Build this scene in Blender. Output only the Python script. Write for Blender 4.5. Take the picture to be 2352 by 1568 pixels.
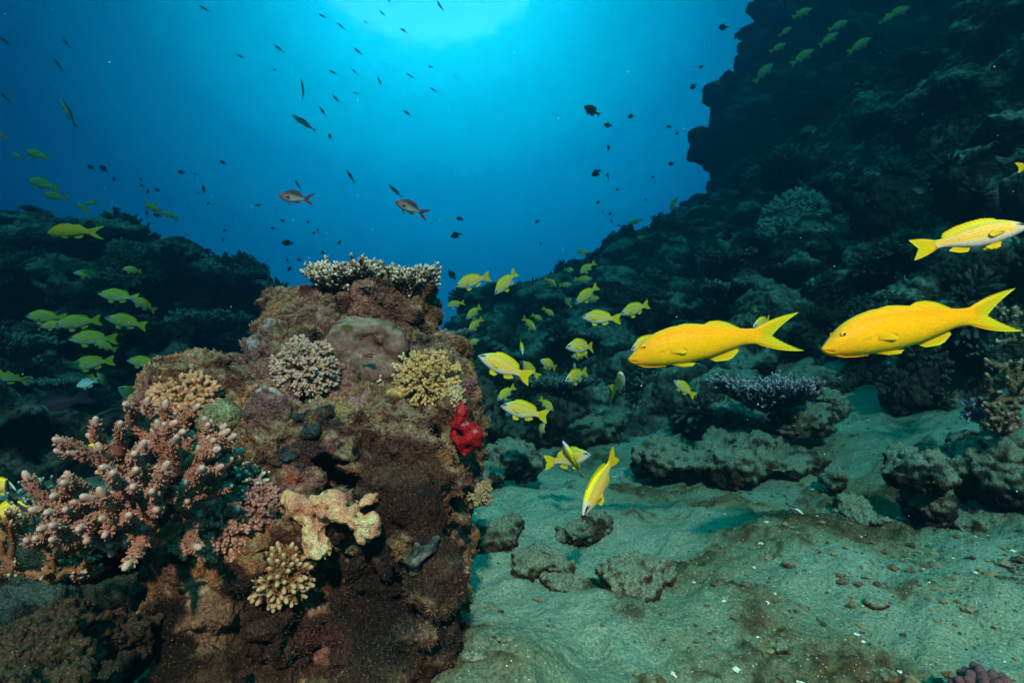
import bpy, math, random
import numpy as np
from mathutils import Vector, Matrix
from mathutils.bvhtree import BVHTree

for o in list(bpy.data.objects):
    bpy.data.objects.remove(o)
S = bpy.context.scene
COL = S.collection
rad = math.radians
RNG = np.random.default_rng(7)
random.seed(7)

# ------------------------------------------------------------------ camera, world, sun, exposure
K = .767 / 1176.0                                   # view slope per unit of the 2352-wide picture grid
def W(px, py, d):
    return np.array([(px - 1176) * K * d, d, (784 - py) * K * d], float)

cam = bpy.data.cameras.new('camera')
camo = bpy.data.objects.new('camera', cam); COL.objects.link(camo)
cam.sensor_width = 36; cam.lens = 18 / .767
cam.clip_start = .02; cam.clip_end = 300
camo.location = (0, 0, 0); camo.rotation_euler = (rad(90), 0, 0)
S.camera = camo
S.render.engine = 'CYCLES'
S.cycles.use_denoising = True
try: S.cycles.denoiser = 'OPENIMAGEDENOISE'
except Exception: pass
S.cycles.max_bounces = 5; S.cycles.diffuse_bounces = 2; S.cycles.glossy_bounces = 2
S.cycles.volume_bounces = 1; S.cycles.transmission_bounces = 2; S.cycles.transparent_max_bounces = 6
S.cycles.sample_clamp_indirect = 4
S.view_settings.view_transform = 'Standard'; S.view_settings.look = 'None'
S.view_settings.gamma = 1; S.view_settings.exposure = 1.30
S.view_settings.use_curve_mapping = False

SUN_EL, SUN_AZ = 35.0, 178.0                         # lamp standing in for the diver's strobes, from behind and above (azimuth clockwise from +Y)
WORLD_GAIN = .78

w = bpy.data.worlds.new('World'); S.world = w; w.use_nodes = True
nt = w.node_tree; nt.nodes.clear(); N = nt.nodes.new; LK = nt.links.new
tc = N('ShaderNodeTexCoord')
nrm = N('ShaderNodeVectorMath'); nrm.operation = 'NORMALIZE'; LK(tc.outputs['Generated'], nrm.inputs[0])
g0 = Vector(W(985, -140, 1.0)).normalized()         # where the bright patch of surface is seen
# slightly rippled direction
ns = N('ShaderNodeTexNoise'); ns.inputs['Scale'].default_value = 40; ns.inputs['Detail'].default_value = 5
LK(nrm.outputs[0], ns.inputs['Vector'])
dot = N('ShaderNodeVectorMath'); dot.operation = 'DOT_PRODUCT'; g1 = Vector((g0.x * .78, g0.y, g0.z)).normalized(); dot.inputs[1].default_value = g1   # the glow is wider than tall
sq = N('ShaderNodeVectorMath'); sq.operation = 'MULTIPLY'; sq.inputs[1].default_value = (.78, 1, 1); LK(nrm.outputs[0], sq.inputs[0])
sn_ = N('ShaderNodeVectorMath'); sn_.operation = 'NORMALIZE'; LK(sq.outputs[0], sn_.inputs[0]); LK(sn_.outputs[0], dot.inputs[0])
ac = N('ShaderNodeMath'); ac.operation = 'ARCCOSINE'; LK(dot.outputs['Value'], ac.inputs[0])
am = N('ShaderNodeMath'); am.operation = 'MULTIPLY_ADD'; am.inputs[1].default_value = .03; am.inputs[2].default_value = -.015
LK(ns.outputs['Fac'], am.inputs[0])
aa = N('ShaderNodeMath'); aa.operation = 'ADD'; LK(ac.outputs[0], aa.inputs[0]); LK(am.outputs[0], aa.inputs[1])
dv = N('ShaderNodeMath'); dv.operation = 'DIVIDE'; dv.inputs[1].default_value = rad(100); LK(aa.outputs[0], dv.inputs[0])
rp = N('ShaderNodeValToRGB'); LK(dv.outputs[0], rp.inputs['Fac'])
# degrees from the bright patch, colour of the open water that way (before the water between)
WCOL = [(0, (10, 10, 10)), (6.6, (9, 10, 10)), (7.5, (.6, 8.4, 8.4)), (11.5, (.0, 5.1, 5.3)), (18, (0, 2.1, 2.8)),
        (25, (0, .84, 1.45)), (32, (0, .41, .97)), (42, (0, .30, .90)), (60, (0, .20, .64)), (100, (0, .05, .16))]
el = rp.color_ramp.elements
while len(el) < len(WCOL): el.new(.5)
for e, (a, c) in zip(el, WCOL):
    e.position = min(1, a / 100.0); e.color = (c[0] / 10, c[1] / 10, c[2] / 10, 1)
# the round window of daylight straight overhead
sz = N('ShaderNodeSeparateXYZ'); LK(nrm.outputs[0], sz.inputs[0])
win = N('ShaderNodeMapRange'); win.interpolation_type = 'SMOOTHSTEP'; win.inputs['From Min'].default_value = .60; win.inputs['From Max'].default_value = .85; LK(sz.outputs[2], win.inputs['Value'])
wm = N('ShaderNodeMix'); wm.data_type = 'RGBA'; LK(win.outputs[0], wm.inputs['Factor']); LK(rp.outputs['Color'], wm.inputs['A']); wm.inputs['B'].default_value = (.0, .40, .31, 1)
bg = N('ShaderNodeBackground'); LK(wm.outputs['Result'], bg.inputs['Color']); bg.inputs['Strength'].default_value = 10 * WORLD_GAIN
sky = N('ShaderNodeTexSky'); sky.sky_type = 'NISHITA'; sky.sun_disc = False
sky.sun_elevation = rad(SUN_EL); sky.sun_rotation = rad(SUN_AZ)
tint = N('ShaderNodeMix'); tint.data_type = 'RGBA'; tint.blend_type = 'MULTIPLY'; tint.inputs['Factor'].default_value = 1
LK(sky.outputs[0], tint.inputs['A']); tint.inputs['B'].default_value = (.05, .8, .7, 1)
bg2 = N('ShaderNodeBackground'); LK(tint.outputs['Result'], bg2.inputs['Color']); bg2.inputs['Strength'].default_value = .04
ad = N('ShaderNodeAddShader'); LK(bg.outputs[0], ad.inputs[0]); LK(bg2.outputs[0], ad.inputs[1])
ow = N('ShaderNodeOutputWorld'); LK(ad.outputs[0], ow.inputs['Surface'])

strobe_sun = bpy.data.lights.new('strobe_sun', 'SUN'); strobe_sun.energy = 5.0; strobe_sun.angle = rad(2.5); strobe_sun.color = (1, .59, .42)  # parallel lamp added in place of the diver's strobes
suno = bpy.data.objects.new('strobe_sun', strobe_sun); COL.objects.link(suno)
az, elv = rad(SUN_AZ), rad(SUN_EL)
sd = Vector((math.sin(az) * math.cos(elv), math.cos(az) * math.cos(elv), math.sin(elv)))
suno.rotation_euler = sd.to_track_quat('Z', 'Y').to_euler()
suno.location = (0, -2, 4)

# ------------------------------------------------------------------ helpers
def hsh(ix, iy, iz, seed):
    h = (ix.astype(np.int64) * 374761393 + iy.astype(np.int64) * 668265263 + iz.astype(np.int64) * 2147483647 + seed * 974711) & 0xffffffff
    h = (h ^ (h >> 13)) * 1274126177 & 0xffffffff
    h = (h ^ (h >> 16)) * 2246822519 & 0xffffffff
    return ((h ^ (h >> 15)) & 0xffffff).astype(np.float32) / 16777216.0

def vnoise(P, seed=0):
    P = np.asarray(P, np.float64)
    F = np.floor(P); f = P - F; I = F.astype(np.int64)
    u = f * f * (3 - 2 * f)
    r = 0
    for dx in (0, 1):
        wx = u[:, 0] if dx else 1 - u[:, 0]
        for dy in (0, 1):
            wy = u[:, 1] if dy else 1 - u[:, 1]
            for dz in (0, 1):
                wz = u[:, 2] if dz else 1 - u[:, 2]
                r = r + wx * wy * wz * hsh(I[:, 0] + dx, I[:, 1] + dy, I[:, 2] + dz, seed)
    return r * 2 - 1

def fbm(P, o=4, seed=0, gain=.5, lac=2.03):
    r = 0; a = 1
    for i in range(o):
        r = r + a * vnoise(P, seed + i * 17); P = P * lac + 3.1; a *= gain
    return r

def worley(P, seed=0):
    P = np.asarray(P, np.float64); F = np.floor(P); f = P - F; I = F.astype(np.int64)
    best = np.full(len(P), 9.0)
    for dx in (-1, 0, 1):
        for dy in (-1, 0, 1):
            for dz in (-1, 0, 1):
                x, y, z = I[:, 0] + dx, I[:, 1] + dy, I[:, 2] + dz
                a = hsh(x, y, z, seed); b = hsh(x, y, z, seed + 5); c = hsh(x, y, z, seed + 9)
                d = (dx + a - f[:, 0]) ** 2 + (dy + b - f[:, 1]) ** 2 + (dz + c - f[:, 2]) ** 2
                best = np.minimum(best, d)
    return np.sqrt(best)

def sstep(a, b, x):
    t = np.clip((x - a) / (b - a), 0, 1); return t * t * (3 - 2 * t)

def make_mesh(name, V, F, C=None, uv=None, smooth=True):
    """V (n,3); F list of arrays (m,3) or (m,4); C (n,3) point colours; uv (n,2) per point"""
    if isinstance(F, np.ndarray): F = [F]
    F = [np.asarray(f, np.int32) for f in F if len(f)]
    me = bpy.data.meshes.new(name)
    V = np.asarray(V, np.float32)
    me.vertices.add(len(V)); me.vertices.foreach_set('co', V.ravel())
    loops = np.concatenate([f.ravel() for f in F]); sizes = np.concatenate([np.full(len(f), f.shape[1], np.int32) for f in F])
    me.loops.add(len(loops)); me.loops.foreach_set('vertex_index', loops)
    me.polygons.add(len(sizes)); me.polygons.foreach_set('loop_start', np.concatenate([[0], np.cumsum(sizes)[:-1]]).astype(np.int32))
    try: me.polygons.foreach_set('loop_total', sizes)
    except Exception: pass
    me.polygons.foreach_set('use_smooth', np.full(len(sizes), smooth, bool))
    me.update(calc_edges=True)
    if C is not None:
        at = me.color_attributes.new(name='Col', type='FLOAT_COLOR', domain='POINT')
        c4 = np.ones((len(V), 4), np.float32); c4[:, :3] = C
        at.data.foreach_set('color', c4.ravel())
    if uv is not None:
        l = me.uv_layers.new(name='UVMap'); l.data.foreach_set('uv', np.asarray(uv, np.float32)[loops].ravel())
    me.validate()
    return me

def vnormals(V, F):
    if isinstance(F, np.ndarray): F = [F]
    n = np.zeros_like(V, dtype=np.float64)
    for f in F:
        a, b, c = V[f[:, 0]], V[f[:, 1]], V[f[:, 2]]
        fn = np.cross(b - a, c - a)
        if f.shape[1] == 4: fn = fn + np.cross(c - a, V[f[:, 3]] - a)
        for k in range(f.shape[1]):
            for j in range(3): n[:, j] += np.bincount(f[:, k], fn[:, j], len(V))
    return n / (np.linalg.norm(n, axis=1, keepdims=True) + 1e-12)

def link(name, me, mats, parent=None, loc=None, label=None, cat=None, group=None, kind=None):
    o = bpy.data.objects.new(name, me); COL.objects.link(o)
    if me is not None:
        for m in (mats if isinstance(mats, (list, tuple)) else [mats]):
            if len(me.materials) < (len(mats) if isinstance(mats, (list, tuple)) else 1): me.materials.append(m)
    if parent is not None: o.parent = parent
    if loc is not None: o.location = loc
    if label: o['label'] = label
    if cat: o['category'] = cat
    if group: o['group'] = group
    if kind: o['kind'] = kind
    return o

class MB:
    def __init__(s): s.V = []; s.T = []; s.Q = []; s.C = []; s.n = 0
    def add(s, V, T=None, Q=None, C=None):
        V = np.asarray(V, float)
        s.V.append(V)
        if T is not None and len(T): s.T.append(np.asarray(T, np.int32) + s.n)
        if Q is not None and len(Q): s.Q.append(np.asarray(Q, np.int32) + s.n)
        C = np.asarray(C, float)
        s.C.append(np.broadcast_to(C, (len(V), 3)))
        s.n += len(V)
    def arrays(s):
        F = []
        if s.T: F.append(np.concatenate(s.T))
        if s.Q: F.append(np.concatenate(s.Q))
        return np.concatenate(s.V), F, np.concatenate(s.C)
    def tube(s, P, R, col, sides=8, knob=.0, seed=0):
        """rounded-end tube through points P with radii R and ring colours col (n,3)"""
        P = np.asarray(P, float); n = len(P); R = np.asarray(R, float)
        col = np.broadcast_to(np.asarray(col, float), (n, 3))
        t = np.gradient(P, axis=0); t /= np.linalg.norm(t, axis=1, keepdims=True) + 1e-9
        ref = np.array([.31, .17, .93]) if abs(t[0, 2]) < .85 else np.array([.95, .2, .1])
        a = np.cross(t, ref); a /= np.linalg.norm(a, axis=1, keepdims=True) + 1e-9
        b = np.cross(t, a)
        # hemispherical tip rings
        P2 = np.vstack([P, P[-1] + t[-1] * R[-1] * .55, P[-1] + t[-1] * R[-1] * .9]); R2 = np.concatenate([R, [R[-1] * .8, R[-1] * .38]])
        a2 = np.vstack([a, a[-1:], a[-1:]]); b2 = np.vstack([b, b[-1:], b[-1:]]); c2 = np.vstack([col, col[-1:], col[-1:]])
        m = n + 2
        ph = np.arange(sides) * 2 * math.pi / sides
        V = P2[:, None] + R2[:, None, None] * (np.cos(ph)[None, :, None] * a2[:, None] + np.sin(ph)[None, :, None] * b2[:, None])
        if knob:
            rr = 1 + knob * (RNG.random((m, sides, 1)) - .5)
            V = P2[:, None] + (V - P2[:, None]) * rr
        V = V.reshape(-1, 3); V = np.vstack([V, P2[-1] + t[-1] * R[-1] * .12])
        i = np.arange(m - 1)[:, None] * sides; j = np.arange(sides)[None]; j2 = (j + 1) % sides
        Q = np.stack([i + j, i + j2, i + sides + j2, i + sides + j], -1).reshape(-1, 4)
        l = (m - 1) * sides
        T = np.stack([l + j[0], l + j2[0], np.full(sides, m * sides)], -1)
        s.add(V, T, Q, np.vstack([np.repeat(c2, sides, 0), c2[-1:]]))

# ---- signed-distance solids meshed with surface nets
class Field:
    def __init__(s, lo, hi, h):
        s.lo = np.array(lo, float); s.h = h
        s.n = np.ceil((np.array(hi) - s.lo) / h).astype(int) + 1
        s.D = np.full(s.n, 1.0, np.float32)
        s.ax = [s.lo[i] + np.arange(s.n[i]) * h for i in range(3)]
    def _sl(s, c, ext):
        sl = []
        for i in range(3):
            a = int(max(0, np.floor((c[i] - ext[i] - s.lo[i]) / s.h))); b = int(min(s.n[i], np.ceil((c[i] + ext[i] - s.lo[i]) / s.h) + 1))
            if b <= a: return None
            sl.append(slice(a, b))
        return tuple(sl)
    def ell(s, c, r, k=.03, cut=False, rot=None, amp=.03):
        c = np.asarray(c, float); r = np.asarray(r, float)
        m = max(k, 4 * s.h, amp)
        ext = (r if rot is None else np.full(3, r.max())) + m
        sl = s._sl(c, ext)
        if sl is None: return
        x = (s.ax[0][sl[0]] - c[0])[:, None, None]; y = (s.ax[1][sl[1]] - c[1])[None, :, None]; z = (s.ax[2][sl[2]] - c[2])[None, None]
        if rot is not None:
            x, y, z = (rot[0, 0] * x + rot[0, 1] * y + rot[0, 2] * z, rot[1, 0] * x + rot[1, 1] * y + rot[1, 2] * z, rot[2, 0] * x + rot[2, 1] * y + rot[2, 2] * z)
        k0 = np.sqrt((x / r[0]) ** 2 + (y / r[1]) ** 2 + (z / r[2]) ** 2)
        k1 = np.sqrt((x / r[0] ** 2) ** 2 + (y / r[1] ** 2) ** 2 + (z / r[2] ** 2) ** 2) + 1e-6
        d = (k0 * (k0 - 1) / k1).astype(np.float32)
        A = s.D[sl]
        if cut:
            d = -d; h = np.clip(.5 - .5 * (d - A) / k, 0, 1); s.D[sl] = np.maximum(A, d) + 0 * h if k <= 0 else d * (1 - h) + A * h + k * h * (1 - h)
        else:
            h = np.clip(.5 + .5 * (d - A) / k, 0, 1); s.D[sl] = d * (1 - h) + A * h - k * h * (1 - h)
    def noise(s, fn, band):
        idx = np.nonzero(np.abs(s.D) < band)
        P = np.stack([s.ax[i][idx[i]] for i in range(3)], -1)
        s.D[idx] += fn(P).astype(np.float32)
    def mesh(s):
        D = s.D
        sg = D < 0
        nx, ny, nz = D.shape
        cnt = np.zeros((nx - 1, ny - 1, nz - 1), np.uint8)
        offs = [(a, b, c) for a in (0, 1) for b in (0, 1) for c in (0, 1)]
        for a, b, c in offs: cnt += sg[a:nx - 1 + a, b:ny - 1 + b, c:nz - 1 + c]
        act = (cnt > 0) & (cnt < 8)
        ids = np.full(act.shape, -1, np.int32); I = np.nonzero(act); ids[I] = np.arange(len(I[0]))
        cd = {o: D[I[0] + o[0], I[1] + o[1], I[2] + o[2]] for o in offs}
        acc = np.zeros((len(I[0]), 3)); num = np.zeros(len(I[0]))
        for o in offs:
            for ax in range(3):
                if o[ax] == 0:
                    p = list(o); p[ax] = 1; p = tuple(p)
                    d0, d1 = cd[o], cd[p]; cr = (d0 < 0) != (d1 < 0)
                    t = np.where(cr, d0 / np.where(cr, d0 - d1, 1), 0)
                    v = np.zeros((len(t), 3)); v[:] = o; v[:, ax] += t
                    acc += v * cr[:, None]; num += cr
        V = s.lo + (np.stack(I, -1) + acc / num[:, None]) * s.h
        Q = []
        for ax in range(3):
            o1, o2 = [(1, 2), (2, 0), (0, 1)][ax]
            a = [slice(1, -1)] * 3; a[ax] = slice(0, -1); b = list(a); b[ax] = slice(1, None)
            s0 = sg[tuple(a)]; s1 = sg[tuple(b)]
            J = np.nonzero(s0 != s1)
            flip = s0[J]
            base = [J[0].copy(), J[1].copy(), J[2].copy()]
            for i in range(3):
                if i != ax: base[i] = base[i] + 1
            def cell(d1, d2):
                q = [x.copy() for x in base]; q[o1] -= d1; q[o2] -= d2
                return ids[q[0], q[1], q[2]]
            q = np.stack([cell(1, 1), cell(0, 1), cell(0, 0), cell(1, 0)], -1)
            q[~flip] = q[~flip][:, ::-1]
            Q.append(q)
        Q = np.concatenate(Q); Q = Q[(Q >= 0).all(1)]
        return V, Q

def rotm(rx=0, ry=0, rz=0):
    return np.array(Matrix.Rotation(rx, 3, 'X') @ Matrix.Rotation(ry, 3, 'Y') @ Matrix.Rotation(rz, 3, 'Z'))

def pal(x, stops):
    xs = [s[0] for s in stops]; return np.stack([np.interp(x, xs, [s[1][i] for s in stops]) for i in range(3)], -1)
def mixc(A, B, f):
    f = np.asarray(f)[:, None]; return A * (1 - f) + np.asarray(B) * f

# ---- materials
def mat_col(name, rough=.85, spec=.25, bumps=((60, .5, .004),), vary=.35, vscale=90, speck=None, sss=0):
    """base colour comes from the mesh's own colour attribute, varied by noise; bumps = (scale, -, distance)"""
    m = bpy.data.materials.new(name); m.use_nodes = True; t = m.node_tree; t.nodes.clear(); N = t.nodes.new; L = t.links.new
    out = N('ShaderNodeOutputMaterial'); b = N('ShaderNodeBsdfPrincipled'); L(b.outputs[0], out.inputs['Surface'])
    b.inputs['Roughness'].default_value = rough; b.inputs['Specular IOR Level'].default_value = spec * .4
    a = N('ShaderNodeAttribute'); a.attribute_name = 'Col'
    tc = N('ShaderNodeTexCoord')
    n = N('ShaderNodeTexNoise'); n.inputs['Scale'].default_value = vscale; n.inputs['Detail'].default_value = 5; n.inputs['Roughness'].default_value = .7
    L(tc.outputs['Object'], n.inputs['Vector'])
    mr = N('ShaderNodeMapRange'); mr.inputs['From Min'].default_value = .3; mr.inputs['From Max'].default_value = .7
    mr.inputs['To Min'].default_value = 1 - vary; mr.inputs['To Max'].default_value = 1 + vary
    L(n.outputs['Fac'], mr.inputs['Value'])
    mul = N('ShaderNodeVectorMath'); mul.operation = 'SCALE'; L(a.outputs['Color'], mul.inputs[0]); L(mr.outputs[0], mul.inputs['Scale'])
    col = mul.outputs[0]
    if speck:
        sc, c, th = speck
        v = N('ShaderNodeTexVoronoi'); v.inputs['Scale'].default_value = sc; L(tc.outputs['Object'], v.inputs['Vector'])
        lt = N('ShaderNodeMath'); lt.operation = 'LESS_THAN'; lt.inputs[1].default_value = th; L(v.outputs['Distance'], lt.inputs[0])
        sep = N('ShaderNodeSeparateColor'); L(v.outputs['Color'], sep.inputs[0])
        g2 = N('ShaderNodeMath'); g2.operation = 'GREATER_THAN'; g2.inputs[1].default_value = .72; L(sep.outputs[0], g2.inputs[0])
        mm = N('ShaderNodeMath'); mm.operation = 'MULTIPLY'; L(lt.outputs[0], mm.inputs[0]); L(g2.outputs[0], mm.inputs[1])
        mx = N('ShaderNodeMix'); mx.data_type = 'RGBA'; L(mm.outputs[0], mx.inputs['Factor']); L(col, mx.inputs['A']); mx.inputs['B'].default_value = (*c, 1)
        col = mx.outputs['Result']
    L(col, b.inputs['Base Color'])
    prev = None
    for sc, kind, dist in bumps:
        if kind == 'v':
            x = N('ShaderNodeTexVoronoi'); x.inputs['Scale'].default_value = sc; h = x.outputs['Distance']
        else:
            x = N('ShaderNodeTexNoise'); x.inputs['Scale'].default_value = sc; x.inputs['Detail'].default_value = 6; x.inputs['Roughness'].default_value = .65; h = x.outputs['Fac']
        L(tc.outputs['Object'], x.inputs['Vector'])
        bp = N('ShaderNodeBump'); bp.inputs['Distance'].default_value = dist; bp.inputs['Strength'].default_value = 1
        if kind == 'v': bp.invert = True
        L(h, bp.inputs['Height'])
        if prev: L(prev, bp.inputs['Normal'])
        prev = bp.outputs[0]
    if prev: L(prev, b.inputs['Normal'])
    return m

M_sand = mat_col('sand', .95, .1, ((260, 'n', .010), (60, 'n', .02), (28, 'n', .02)), .55, 190, speck=(170, (.75, .75, .66), .17))
M_reef = mat_col('reef_rock', .95, .1, ((16, 'n', .14), (45, 'n', .07), (26, 'v', .04)), .6, 25)
M_rock = mat_col('crusted_rock', .85, .25, ((120, 'n', .013), (380, 'n', .006), (210, 'v', .004)), .75, 170, speck=(330, (.27, .21, .14), .2))
M_coral = mat_col('coral', .7, .3, ((500, 'n', .0015),), .25, 200)
M_lump = mat_col('smooth_coral', .9, .2, ((50, 'n', .008), (160, 'n', .004), (520, 'v', .0022)), .3, 110)
M_sponge = mat_col('sponge', .95, .15, ((90, 'n', .010), (260, 'n', .005), (420, 'v', .003)), .4, 150)
M_farcoral = mat_col('distant_coral', .9, .15, ((60, 'n', .03), (120, 'v', .01)), .35, 50)
M_turf = mat_col('turf', .8, .2, (), .3, 150)
# ------------------------------------------------------------------ sand bottom
def rbf(pts):
    P = np.array([[p[0], p[1]] for p in pts]); z = np.array([p[2] for p in pts])
    n = len(P); A = np.zeros((n + 3, n + 3)); A[:n, :n] = np.linalg.norm(P[:, None] - P[None], axis=2) + np.eye(n) * .02
    A[:n, n] = 1; A[:n, n + 1:] = P; A[n:, :n] = A[:n, n:].T
    w = np.linalg.solve(A, np.concatenate([z, np.zeros(3)]))
    def f(x, y):
        x = np.asarray(x, float); y = np.asarray(y, float); r = w[n] + w[n + 1] * x + w[n + 2] * y
        for i in range(n): r = r + w[i] * np.hypot(x - P[i, 0], y - P[i, 1])
        return r
    return f

SP = [W(*p) for p in [(1060, 1568, 1.05), (1500, 1568, 1.05), (2352, 1568, 1.05), (1150, 1300, 1.6), (1700, 1250, 1.8), (2300, 1280, 1.65),
      (1100, 1150, 2.2), (1500, 1080, 2.75), (1700, 1165, 2.25), (2100, 1200, 2.0), (1500, 1000, 3.5), (1900, 1000, 3.1), (2300, 900, 3.0), (2352, 850, 2.9),
      (2150, 890, 3.4), (2352, 1100, 2.2), (1650, 900, 4.2), (1300, 920, 4.5), (1200, 1000, 3.8), (200, 1000, 4.0), (500, 900, 6.0), (-200, 1000, 4.5),
      (1850, 860, 4.0), (2000, 800, 3.9), (2200, 720, 4.3)]]
SP += [(x, y, z) for x, y, z in [(-3, 12, -1.3), (0, 12, -1.0), (4, 12, .2), (0, .2, -.56), (-1.5, .6, -.55), (1.5, .4, -.5), (-5, 6, -1), (7, 3, 1.2), (5.5, 5.5, 1.0), (-1, 8, -.9), (8, 12, 1)]]
sandz0 = rbf(SP)
def sandz(x, y):
    x = np.asarray(x, float); y = np.asarray(y, float); sh = x.shape
    P = np.stack([x.ravel(), y.ravel(), np.zeros(x.size)], -1)
    d = .06 * vnoise(P * 1.3, 3) + .04 * vnoise(P * 3.1, 4) + .018 * vnoise(P * 7, 5) + .010 * fbm(P * 17, 3, 6)
    d = d - .018 * sstep(.35, .0, worley(P * 4.2 + .7 * vnoise(P * 3, 8)[:, None], 11)) * sstep(.1, .5, vnoise(P * 1.7, 12))
    # a long shallow trough behind the near hump
    q = (P[:, 0] - 1.0) * .35 + (P[:, 1] - 2.42)
    d = d - .05 * np.exp(-(q / .13) ** 2) * sstep(.35, .7, P[:, 0]) * sstep(1.9, 1.3, P[:, 0])
    # crusty half-buried rubble patches
    cr = sstep(.25, .7, fbm(P * 2.2, 4, 31) + .35 * fbm(P * 9, 3, 41))
    d = d + cr * (.016 * np.abs(vnoise(P * 22, 14)) + .012 * np.abs(vnoise(P * 45, 15)))
    return sandz0(x, y) + d.reshape(sh)

yy = np.concatenate([np.arange(.15, .8, .03), .8 * np.exp(np.linspace(0, math.log(14.2 / .8), 680))[0:]])
uu = np.linspace(-1.25, 1.25, 820)
YY, UU = np.meshgrid(yy, uu, indexing='ij')
XX = UU * np.maximum(YY, .9) * .95
XX = np.clip(XX, -8.8, 9.3) + 0 * XX
XX = UU * (np.minimum(YY, 6.5) * .95 + 1.0)
ZZ = sandz(XX, YY)
P = np.stack([XX.ravel(), YY.ravel(), ZZ.ravel()], -1)
P3 = np.stack([XX.ravel(), YY.ravel(), np.zeros(XX.size)], -1)
n1 = fbm(P3 * 2.2, 4, 31); n2 = fbm(P3 * 9, 3, 41); n3 = vnoise(P3 * 60, 51)
cs = pal(n1 + .35 * n2, [(-1.2, (.28, .39, .30)), (-.2, (.245, .34, .26)), (.45, (.19, .25, .175)), (1.0, (.14, .12, .065)), (1.5, (.1, .07, .04))])
dk = sstep(.5, .85, n2 + .5 * n1) * sstep(-.2, .4, n3)
cs = mixc(cs, (.075, .05, .03), dk * .8)
P[:, 2] += np.where(dk > .1, .006 * n3, 0) + .0025 * n3
i = np.arange(len(yy) - 1)[:, None] * len(uu); j = np.arange(len(uu) - 1)[None]
Q = np.stack([i + j, i + j + 1, i + len(uu) + j + 1, i + len(uu) + j], -1).reshape(-1, 4)
sand = link('sea_floor', make_mesh('sea_floor', P, Q, cs), M_sand, kind='structure')

# ------------------------------------------------------------------ far reef slopes
REEFPAL = [(-1.3, (.02, .016, .014)), (-.4, (.05, .042, .034)), (.2, (.085, .075, .055)), (.8, (.05, .036, .028)), (1.3, (.15, .14, .10))]
def reef_finish(V, Q, a=.05, f=6.0, seed=0, up=(.30, .32, .26)):
    n = vnormals(V, Q)
    w1 = worley(V * f, seed); w2 = worley(V * f * 2.7, seed + 3)
    m = sstep(-.3, .5, vnoise(V * 1.1, seed + 7))
    V = V + n * (a * (.55 - w1) * m + a * .45 * (.5 - w2) + a * .35 * fbm(V * f * 3, 3, seed + 20))[:, None]
    n = vnormals(V, Q)
    c = pal(fbm(V * 2.0, 3, seed + 40) + .6 * fbm(V * 14, 2, seed + 50), REEFPAL)
    # silt on ledges; its pale tone also paints in light from above
    s = sstep(.25, .7, n[:, 2]) * sstep(-.6, .3, fbm(V * 5, 3, seed + 60))
    c = mixc(c, up, s * .75)
    return V, c

HP = [W(*p) for p in [(1200, 715, 7), (1120, 735, 6.6), (1000, 800, 6.5), (1200, 860, 5.0), (1400, 800, 5.2), (1400, 650, 7.5), (1440, 555, 8), (1530, 570, 8), (1600, 520, 8.5),
      (1645, 490, 8.5), (1500, 710, 6), (1700, 660, 5.7), (1800, 490, 6.2), (1700, 560, 7), (1900, 705, 4.7), (2100, 650, 4.5), (2050, 500, 5.0), (2000, 390, 5.8), (1950, 270, 6.8),
      (2150, 160, 5.6), (2130, 330, 4.8), (2200, 470, 4.2), (2352, 500, 3.6), (2352, 620, 3.4), (2352, 300, 3.9), (2352, 50, 4.4), (2550, -50, 4.8), (1900, 800, 4.1), (1700, 850, 4.4),
      (2352, 760, 3.2), (1300, 880, 4.6), (2500, 700, 3.2), (2600, 400, 4)]]
HP += [(-1, 7, -1.4), (-.8, 5, -1.3), (0, 3.2, -1.0), (1.5, 2.6, -1.0), (2.3, 1.6, -.9), (1, 10, .3), (3, 10, 2.0), (5, 9, 3.0), (6, 6, 3.2), (0, 11, -.5)]
reefz = rbf(HP)
F = Field((-.7, 2.6, -1.4), (6.6, 10, 3.9), .036)
zz = reefz(F.ax[0][:, None], F.ax[1][None])
pp = np.stack([np.repeat(F.ax[0], len(F.ax[1])), np.tile(F.ax[1], len(F.ax[0])), np.zeros(zz.size)], -1)
zz = zz + (.16 * vnoise(pp * 1.5, 71) + .10 * vnoise(pp * 3.7, 72)).reshape(zz.shape)
F.D[:] = np.clip((F.ax[2][None, None] - zz[..., None]) * .62, -1, 1)
r = np.random.default_rng(3)
for _ in range(430):                                 # coral heads, ledges and boulders grown into the slope
    x = r.uniform(-.4, 6.2); y = r.uniform(3.0, 9.6); z = float(reefz(x, y)) + r.uniform(-.05, .12)
    if z < float(sandz0(x, y)) - .05: continue
    if r.random() < .2:
        rr = (r.uniform(.16, .36), r.uniform(.14, .34), r.uniform(.035, .08)); z += .06
    else:
        q = r.uniform(.08, .3); rr = (q, q * r.uniform(.7, 1.1), q * r.uniform(.6, 1.1))
    F.ell((x, y, z), rr, .04, rot=rotm(r.uniform(-.8, .5), r.uniform(-.8, .8), r.uniform(0, 3)))
for _ in range(150):                                 # hollows
    x = r.uniform(0, 6); y = r.uniform(3.0, 9); z = float(reefz(x, y)) - .02
    q = r.uniform(.1, .24); F.ell((x, y - .1, z), (q * 1.4, q, q * .8), .04, cut=True)
F.noise(lambda p: .05 * vnoise(p * 5, 81) + .03 * vnoise(p * 11, 82), .2)
V, Q = F.mesh(); V, c = reef_finish(V, Q, .06, 7, 90, up=(.42, .46, .36)); SLOPE = (V, Q)  # ledge tops paled further so they look lit from above
link('reef_slope', make_mesh('reef_slope', V, Q, c), M_reef, kind='structure')

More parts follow.
